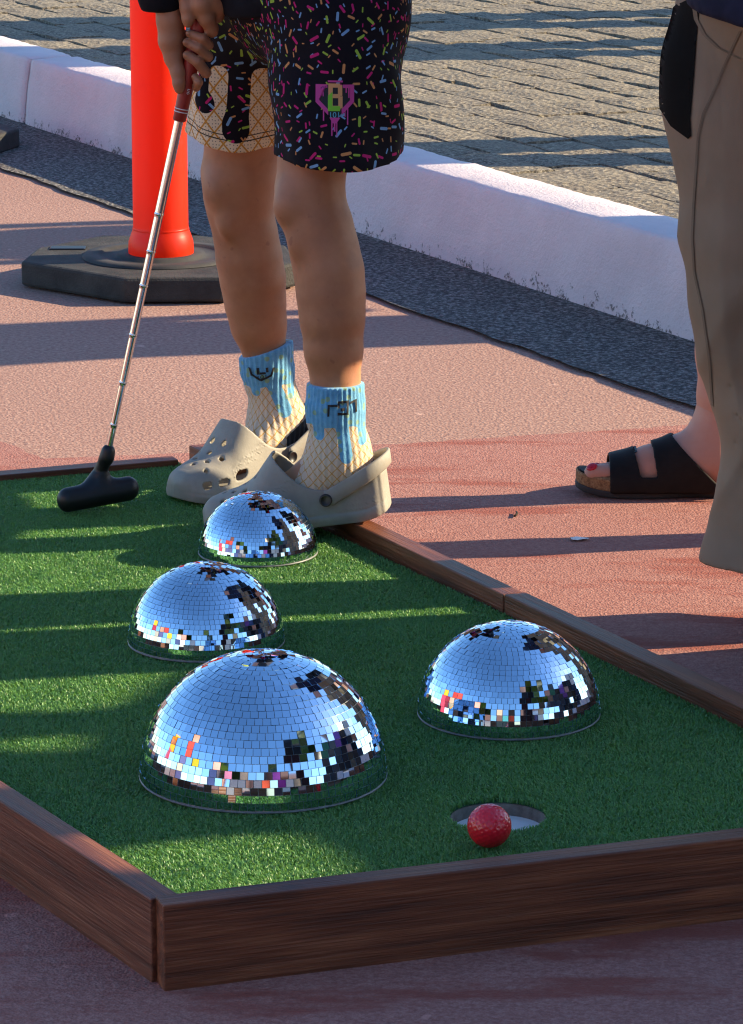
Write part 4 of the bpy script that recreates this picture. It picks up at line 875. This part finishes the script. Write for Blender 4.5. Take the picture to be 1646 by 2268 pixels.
# the foot, drawn along -X: local u runs from heel to toe
SX = pxm(atY(1400, 1080, WY)); u0 = at(1640, 1108, 0); foot_dir = Vector((-1, .02, 0)).normalized(); FL = .235
def Wp_(z4x, z4y, off=0): return atY(1218.4 + z4x * .2598, 886.1 + z4y * .2598, WY - off)
f2 = Field((.24, 4.86, .004), (.56, 5.05, .19), .002)
def footfield(F, grow=0):
    F.chain([(Wp_(1560, 640), .036 + grow), (Wp_(1420, 520), .040 + grow), (Wp_(1150, 520), .036 + grow), (Wp_(850, 600), .032 + grow), (Wp_(600, 660), .026 + grow)], .02, flat=((0, 1, 0), 1.12))
    F.chain([(atY(1600, 880, WY), .034 + grow), (Wp_(1400, 330), .035 + grow), (Wp_(1340, 480), .040 + grow)], .02)
footfield(f2)
toes = [((620, 630, .024), (368, 626, .0135), .024), ((600, 600, .004), (405, 596, .0095), .004), ((600, 600, -.012), (440, 602, .0085), -.010), ((600, 590, -.024), (470, 596, .008), -.022), ((600, 585, -.034), (500, 590, .0075), -.032)]
for a, b, off in toes:
    f2.cone(Wp_(a[0], a[1], a[2]), Wp_(b[0], b[1], off), .013, b[2], .006)
woman = tag(link('person', joinmesh('person', [wb, f2.mesh('foot', 1)]), M['skin2']), 'barelegged person in black two strap sandals with red toenails, mostly behind the khaki trousers', 'person')
for (a, b, off), rr in zip(toes[:2], (.0105, .007)):
    bmx = bmesh.new(); bmesh.ops.create_uvsphere(bmx, u_segments=16, v_segments=10, radius=1)
    p = Wp_(b[0] - 14, b[1], off) + Vector((0, -b[2] * .35, b[2] * .80)); o = link('toenail', bmmesh('toenail', bmx, True), M['nail'], woman); o.location = p; o.scale = (rr * .8, rr * .72, rr * .36); o.rotation_euler = (R(25), R(-22), 0)
f = Field((.50, 4.42, .55), (.95, 5.3, 1.48), .007); f.chain([(Vector((.72, 4.78, .60)), .165), (Vector((.72, 4.78, .95)), .16), (Vector((.72, 4.79, 1.14)), .15), (Vector((.72, 4.84, 1.32)), .135)], .03, flat=((0, 1, 0), 1.5)); f.cut(lambda x, y, z: .70 - z + 0 * x + 0 * y)
link('dress', f.mesh('dress', 2), M['blacktee'], woman)  # unseen dress, widened and hemmed so that it shades the child's upper legs
f = Field((.56, 4.72, 1.3), (.86, 4.98, 1.74), .006); f.ell((.725, 4.85, 1.60), (.10, .095, .13), 0); f.cone((.76, 4.85, 1.55), (.78, 4.85, 1.40), .07, .05, .02); f.cut(lambda x, y, z: (.665 - x) - (z - 1.62) * .5 + 0 * y); link('hair', f.mesh('hair', 2), M['hairdark'], woman)
# sandals: cork footbed, black outsole, one piece of strap with a window, buckle
def sandal(dx, dy):
    root = empty('sandal', (dx, dy, 0)); root.parent = woman
    xt, xh = at(1271, 1085, .0).x, at(1271, 1085, .0).x + .262; yc = WY - .006
    outl = []
    for i in range(60):
        t = 2 * math.pi * i / 60; c_, s_2 = math.cos(t), math.sin(t); ux = .5 + .5 * c_; wd2 = .041 if ux > .5 else .046
        outl.append((xt + (xh - xt) * ux, yc + wd2 * (abs(s_2) ** .62) * (1 if s_2 > 0 else -1) * (1 - .16 * math.exp(-((ux - .58) / .16) ** 2)), 0))
    def slab(name, z0, z1, mat, shr=0.0):
        v, fa_ = [], []; n = len(outl)
        for z, k in ((z0, .985), (z0 + .002, 1), (z1 - .002, 1), (z1, .985)):
            for x, y, _ in outl:
                cxm = (xt + xh) / 2; lift = .009 * max(0, (xt + .06 - x) / .06) ** 2
                v.append((cxm + (x - cxm) * (k - shr), yc + (y - yc) * (k - shr * 3), z + lift))
        for r_ in range(3):
            for i in range(n): fa_.append((r_ * n + i, r_ * n + (i + 1) % n, (r_ + 1) * n + (i + 1) % n, (r_ + 1) * n + i))
        fa_ += [tuple(range(n - 1, -1, -1)), tuple(3 * n + i for i in range(n))]
        return link(name, pymesh(name, v, fa_), mat, root)
    slab('outsole', .004, .013, M['rubber']); slab('footbed', .0125, .030, M['cork'], .006); slab('insole', .029, .0315, M['leather'], .03)
    f = Field((.26, 4.86, .004), (.60, 5.06, .19), .002); footfield(f, .0)
    f.chain([(Wp_(1560, 740), .043), (Wp_(560, 740), .043)], .02, flat=((0, 1, 0), 1.14)); base = f.D.copy()
    X, Yg, Z = np.ix_(*f.ax); q0 = Wp_(0, 0); sxx = pxm(Wp_(700, 600)) / .2598; zx = (X - q0.x) * sxx; zy = (q0.z - Z) * sxx * .975
    bandA = np.maximum(500 - zx - 0 * zy, zx - 735 + (zy - 480) * -.25); bandB = np.maximum(870 - zx - (zy - 400) * -.16 + 0, (zx - 1050) - (zy - 300) * 1.05)
    side = np.maximum(np.maximum(500 - zx, 588 - zy), zx - 1480 - 0 * zy); reg = np.minimum(np.minimum(bandA, bandB), np.maximum(side, bandB * 0 + (zx - 1050) - (zy - 300) * 1.05)) / sxx
    D = np.maximum(base - .0045, -(base - .0008)); D = np.maximum(D, reg + 0 * Yg); D = np.maximum(D, .012 - Z + 0 * X + 0 * Yg); f.D = D.astype(np.float32)
    link('strap', f.mesh('strap', 1), M['leather'], root)
    b = empty('buckle', (0, 0, 0)); bpy.data.objects.remove(b)
    bp = Wp_(625, 462, .0); bmx = bmesh.new()
    for x0, x1, y0, y1 in ((-.020, .020, -.012, -.008), (-.020, .020, .008, .012), (-.020, -.016, -.008, .008), (.016, .020, -.008, .008), (-.003, .0, -.008, .008)): box_bm(bmx, x0, x1, y0, y1, -.002, .002, .0008, 1)
    o = link('buckle', bmmesh('buckle', bmx), M['black'], root); o.location = bp + Vector((0, .0, .002)); o.rotation_euler = (R(8), R(-14), 0)
sandal(0, 0); sandal(.262, -.245)
# ------------------------------------------------------------------ people around the lane: they stand outside the frame, cast the long shadows and show in the mirrors
def make_master(spread):
    s = spread
    def legs(F, g, top=.93):
        for q in (-1, 1): F.chain([(Vector((q * .085, 0, top)), .085 + g), (Vector((q * (.05 + s * .5), .015, .49)), .058 + g), (Vector((q * s, -.005, .09)), .040 + g)], .015)
    def trunk(F, g):
        F.chain([(Vector((0, 0, .96)), .125 + g), (Vector((0, -.005, 1.14)), .115 + g), (Vector((0, -.01, 1.33)), .125 + g)], .05, flat=((1, 0, 0), 1.22)); F.cone((-.165, -.01, 1.41), (.165, -.01, 1.41), .055 + g, .055 + g, .05)
    f = Field((-.42, -.22, 0), (.42, .26, 1.76), .011); legs(f, 0); trunk(f, 0)
    for q in (-1, 1):
        f.chain([(Vector((q * .19, -.01, 1.40)), .047), (Vector((q * .235, -.02, 1.12)), .038), (Vector((q * .235, .06, .90)), .027), (Vector((q * .232, .075, .80)), .034)], .015)
        f.cone((q * s, -.005, .08), (q * (s + .015), .14, .03), .036, .03, .02)
    f.cone((0, -.01, 1.42), (0, 0, 1.54), .055, .05, .02); f.ell((0, .01, 1.63), (.078, .098, .115), .02); f.ell((0, .11, 1.615), (.012, .018, .02), .01)
    body = f.mesh('person', 2)
    f = Field((-.42, -.25, .84), (.42, .25, 1.5), .011); trunk(f, .016)
    for q in (-1, 1): f.chain([(Vector((q * .19, -.01, 1.40)), .06), (Vector((q * .228, -.02, 1.20)), .055)], .015)
    f.cut(lambda x, y, z: .88 - z + 0 * x + 0 * y); shirt = f.mesh('shirt', 1)
    f = Field((-.36, -.22, .04), (.36, .22, .99), .011); legs(f, .017 if s < .1 else .034); f.ell((0, 0, .92), (.16, .13, .1), .04); f.cut(lambda x, y, z: .07 - z + 0 * x + 0 * y); tr = f.mesh('trousers', 1)
    f = Field((-.14, -.16, 1.48), (.14, .16, 1.80), .011); f.ell((0, -.006, 1.655), (.09, .108, .118), 0); f.cut(lambda x, y, z: (y - .06) - (z - 1.66) * .9 + 0 * x); hair = f.mesh('hair', 1)
    f = Field((-.12, -.08, -.01), (.12, .24, .12), .009); f.cone((0, -.01, .05), (0, .14, .038), .046, .04, .01); f.cut(lambda x, y, z: .003 - z + 0 * x + 0 * y); shoe = f.mesh('shoe', 1)
    for m_, k in ((body, 'skin2'), (shirt, 'navy'), (tr, 'khaki'), (hair, 'hairdark'), (shoe, 'rubber')): m_.materials.append(M[k])
    return body, shirt, tr, hair, shoe, s
masters = {'wide': make_master(.165), 'close': make_master(.085)}
cm = {}
def cl(c):
    if c not in cm: cm[c] = cloth('cloth_%d' % len(cm), c, tuple(min(1, x * 1.3) for x in c))
    return cm[c]
def bystander(x, y, z, rz, H, shirt, trou, label, kind='close', skin_='skin2'):
    me = masters[kind]; k = H / 1.745
    o = tag(link('person', me[0], None), label, 'person', 'people standing around the lane'); o.location = (x, y, z); o.rotation_euler = (0, 0, rz); o.scale = (k, k, k)
    for nm, m_, c in (('shirt', me[1], shirt), ('trousers', me[2], trou), ('hair', me[3], None)):
        p = link(nm, m_, None, o)
        if c: p.material_slots[0].link = 'OBJECT'; p.material_slots[0].material = cl(c)
    for q in (-1, 1):
        p = link('shoe', me[4], None, o); p.location = (q * me[5], 0, 0)
    return o
tn = math.tan(R(SUN_AZ))
def by_c(c, x, z, rz, *a, **kw): return bystander(x, c + x * tn, z, rz, *a, **kw)
by_c(7.25, 1.6, PZ, R(88), 1.70, (.3, .3, .32), (.03, .03, .05), 'person in grey shirt on the pavement nearest the kerb, right of the frame', kind='wide')
by_c(9.12, 1.7, PZ, R(80), 1.66, (.5, .45, .4), (.05, .06, .1), 'person in beige shirt on the pavement, second from the kerb', kind='wide')
by_c(9.86, 1.75, PZ, R(95), 1.72, (.08, .1, .2), (.1, .1, .1), 'person in blue shirt on the pavement, farthest from the kerb', kind='wide')
by_c(6.18, 1.75, PZ, R(62), 1.60, (.5, .05, .08), (.02, .02, .03), 'person in red shirt at the kerb, right of the khaki trousers')
front = [(3.70, -.86, 1.62, (.55, .53, .5), (.03, .04, .07), 'white'), (3.55, -.76, 1.58, (.03, .03, .035), (.05, .04, .04), 'black'), (3.34, -.66, 1.62, (.45, .05, .07), (.03, .03, .04), 'red'), (3.08, -.60, 1.58, (.06, .08, .16), (.12, .1, .08), 'dark blue'), (2.82, -1.0, 1.70, (.2, .08, .3), (.02, .02, .025), 'purple'), (2.46, -1.3, 1.74, (.1, .1, .1), (.05, .05, .06), 'charcoal'), (2.12, -1.4, 1.7, (.05, .16, .1), (.05, .05, .06), 'dark green')]
for i, (c, tip, H, s, t, w_) in enumerate(front):  # unseen row, added where its shadows cover the near part of the lane
    by_c(c, tip + H / math.tan(R(SUN_EL)) * math.cos(R(SUN_AZ)) * .985, 0, R(75 + 9 * ((i * 7) % 5)), H, s, t, 'spectator in %s shirt in the row right of the lane, shading it and reflected in the domes' % w_)
bystander(.78, 2.12, 0, R(35), 1.70, (.012, .011, .014), (.03, .012, .014), 'spectator in black close by the lane, reflected as the tall dark figure in the domes')
bystander(.10, -.42, 0, 0, 1.62, (.015, .014, .018), (.02, .02, .025), 'photographer in black, reflected in the middle of the domes')
for x, y, rz, H, s, t, w_ in ((-2.3, 3.0, R(-80), 1.5, (.6, .06, .05), (.1, .1, .25), 'scarlet'), (-2.9, 2.1, R(-70), 1.2, (.75, .6, .04), (.3, .3, .3), 'yellow'), (-2.0, 1.2, R(-40), 1.65, (.7, .3, .25), (.6, .58, .55), 'salmon'), (-3.4, .2, R(-50), 1.7, (.7, .7, .68), (.05, .07, .2), 'white'), (-1.3, -1.6, R(-20), 1.7, (.5, .35, .25), (.1, .08, .06), 'tan'), (1.6, -2.2, R(20), 1.7, (.25, .05, .3), (.05, .05, .06), 'violet'), (2.6, -.6, R(40), 1.6, (.6, .6, .6), (.4, .3, .2), 'pale grey'), (-2.7, 3.8, R(-90), 1.3, (.8, .35, .03), (.5, .05, .1), 'orange'), (-3.6, 3.1, R(-80), 1.6, (.05, .2, .55), (.5, .45, .4), 'bright blue'), (-2.9, -.9, R(-40), 1.4, (.8, .25, .4), (.7, .65, .6), 'pink'), (-1.9, -2.9, R(-25), 1.7, (.75, .72, .65), (.35, .2, .12), 'cream'), (.5, -3.4, R(5), 1.65, (.6, .08, .04), (.5, .5, .5), 'brick red'), (-.6, -2.6, R(-10), 1.2, (.1, .45, .5), (.7, .6, .5), 'teal'), (3.4, -2.2, R(45), 1.7, (.7, .6, .1), (.1, .1, .2), 'mustard')):
    bystander(x, y, 0, rz, H, s, t, 'onlooker in %s shirt left of or behind the camera, reflected in the domes' % w_)

# ------------------------------------------------------------------ trees and houses behind the camera, seen in the mirrors
M['bark'] = simple('bark', (.06, .04, .03), (.12, .09, .06), 20, .9, .6, 60)
def leafmat():
    g = G('foliage'); r = g.attr('shade', 'Fac'); g.p(Base_Color=g.ramp(r, [(0, (.02, .05, .012)), (.6, (.06, .12, .02)), (1, (.16, .24, .04))]), Roughness=.5); return g.m
M['leaf'] = leafmat()
def tree(x, y, H, cr, seed, label):
    r = random.Random(seed); root = tag(empty('tree', (x, y, 0)), label, 'tree', 'trees behind the camera')
    pts = [Vector((0, 0, 0)), Vector((.05 * H * r.uniform(-1, 1), .05, .25 * H)), Vector((.03 * H, .1, .5 * H)), Vector((0, 0, .8 * H))]
    trunk = link('trunk', tube('trunk', pts, [.035 * H, .026 * H, .02 * H, .006 * H], 10), M['bark'], root); cs = []
    for i in range(16):
        a = r.uniform(0, 6.28); zz = r.uniform(.45, .95) * H; d = cr * math.sin(min(1, (1.05 - zz / H) * 2) * 1.4) * r.uniform(.4, 1); c = Vector((d * math.cos(a), d * math.sin(a), zz)); cs.append((c, cr * r.uniform(.22, .42)))
        link('limb', tube('limb', [Vector((.02 * H, .05, .38 * H + i * .02 * H)), c], [.009 * H, .003 * H], 6), M['bark'], trunk)
    v, f_, sh = [], [], []
    for c, rr in cs:
        tone = r.uniform(0, .6)
        for k in range(420):
            d = Vector((r.gauss(0, 1), r.gauss(0, 1), r.gauss(0, .8))).normalized() * rr * r.uniform(.3, 1.05); p = c + d; s = .05 * cr * r.uniform(.6, 1.4); a = Vector((r.gauss(0, 1), r.gauss(0, 1), r.gauss(0, 1))).normalized(); b = a.orthogonal().normalized(); n = len(v)
            v += [p - a * s, p + b * s * .6, p + a * s, p - b * s * .6]; f_.append((n, n + 1, n + 2, n + 3)); sh += [min(1, max(0, tone + r.uniform(-.2, .4)))] * 4
    me = pymesh('crown', v, f_); setattr_pt(me, 'shade', sh); link('crown', me, M['leaf'], root)
tree(5.6, -2.0, 8.0, 2.6, 1, 'dark broad tree to the right behind the spectators, reflected in the domes')
tree(-3.9, -3.6, 3.4, 1.1, 2, 'small lime green tree among the onlookers, reflected in the domes')
tree(1.5, -11, 6.5, 2.0, 3, 'tall tree straight behind the camera, reflected in the domes')
tree(-9.5, -9, 7.0, 2.3, 4, 'tree to the far left behind the onlookers, reflected in the domes')
M['wallw'] = simple('pale_render', (.62, .58, .52), (.7, .66, .6), 3, .85); M['pane'] = simple('window_glass', (.03, .04, .05), rough=.08); M['roof'] = simple('roof_tiles', (.22, .09, .06), (.3, .13, .08), 12, .8)
def house(x, y, wd, dp, hh, rz, label):
    root = tag(empty('house', (x, y, 0)), label, 'house', 'houses behind the camera'); root.rotation_euler = (0, 0, rz)
    bm = bmesh.new(); box_bm(bm, -wd / 2, wd / 2, -dp / 2, dp / 2, 0, hh); link('wall', bmmesh('wall', bm), M['wallw'], root)
    e = .4; link('roof', pymesh('roof', [(-wd / 2 - e, -dp / 2 - e, hh + .01), (wd / 2 + e, -dp / 2 - e, hh + .01), (wd / 2 + e, dp / 2 + e, hh + .01), (-wd / 2 - e, dp / 2 + e, hh + .01), (-wd / 2 + 1, 0, hh + 1.8), (wd / 2 - 1, 0, hh + 1.8)], [(0, 1, 5, 4), (1, 2, 5), (2, 3, 4, 5), (3, 0, 4), (0, 3, 2, 1)]), M['roof'], root)
    n = int(wd / 2.4)
    for i in range(n):
        for fl_ in range(max(1, int(hh / 3))):
            cx2 = -wd / 2 + (i + .5) * wd / n; z0 = .9 + fl_ * 2.9; bm = bmesh.new(); box_bm(bm, cx2 - .55, cx2 + .55, dp / 2 - .02, dp / 2 + .02, z0, z0 + 1.4); wi = link('window', bmmesh('window', bm), M['pane'], root)
            bm = bmesh.new()
            for a, b, c_, d in ((-.62, -.55, -.07, 1.47), (.55, .62, -.07, 1.47), (-.55, .55, -.07, 0), (-.55, .55, 1.4, 1.47), (-.03, .03, 0, 1.4)): box_bm(bm, cx2 + a, cx2 + b, dp / 2 + .001, dp / 2 + .05, z0 + c_, z0 + d)
            link('frame', bmmesh('frame', bm), M['wallw'], wi)
house(-10, -26, 16, 8, 3.4, 0, 'long pale house behind the camera to the left, reflected in the domes')
house(13, -24, 13, 8, 6.2, .25, 'two storey pale house behind the camera to the right, reflected in the domes')
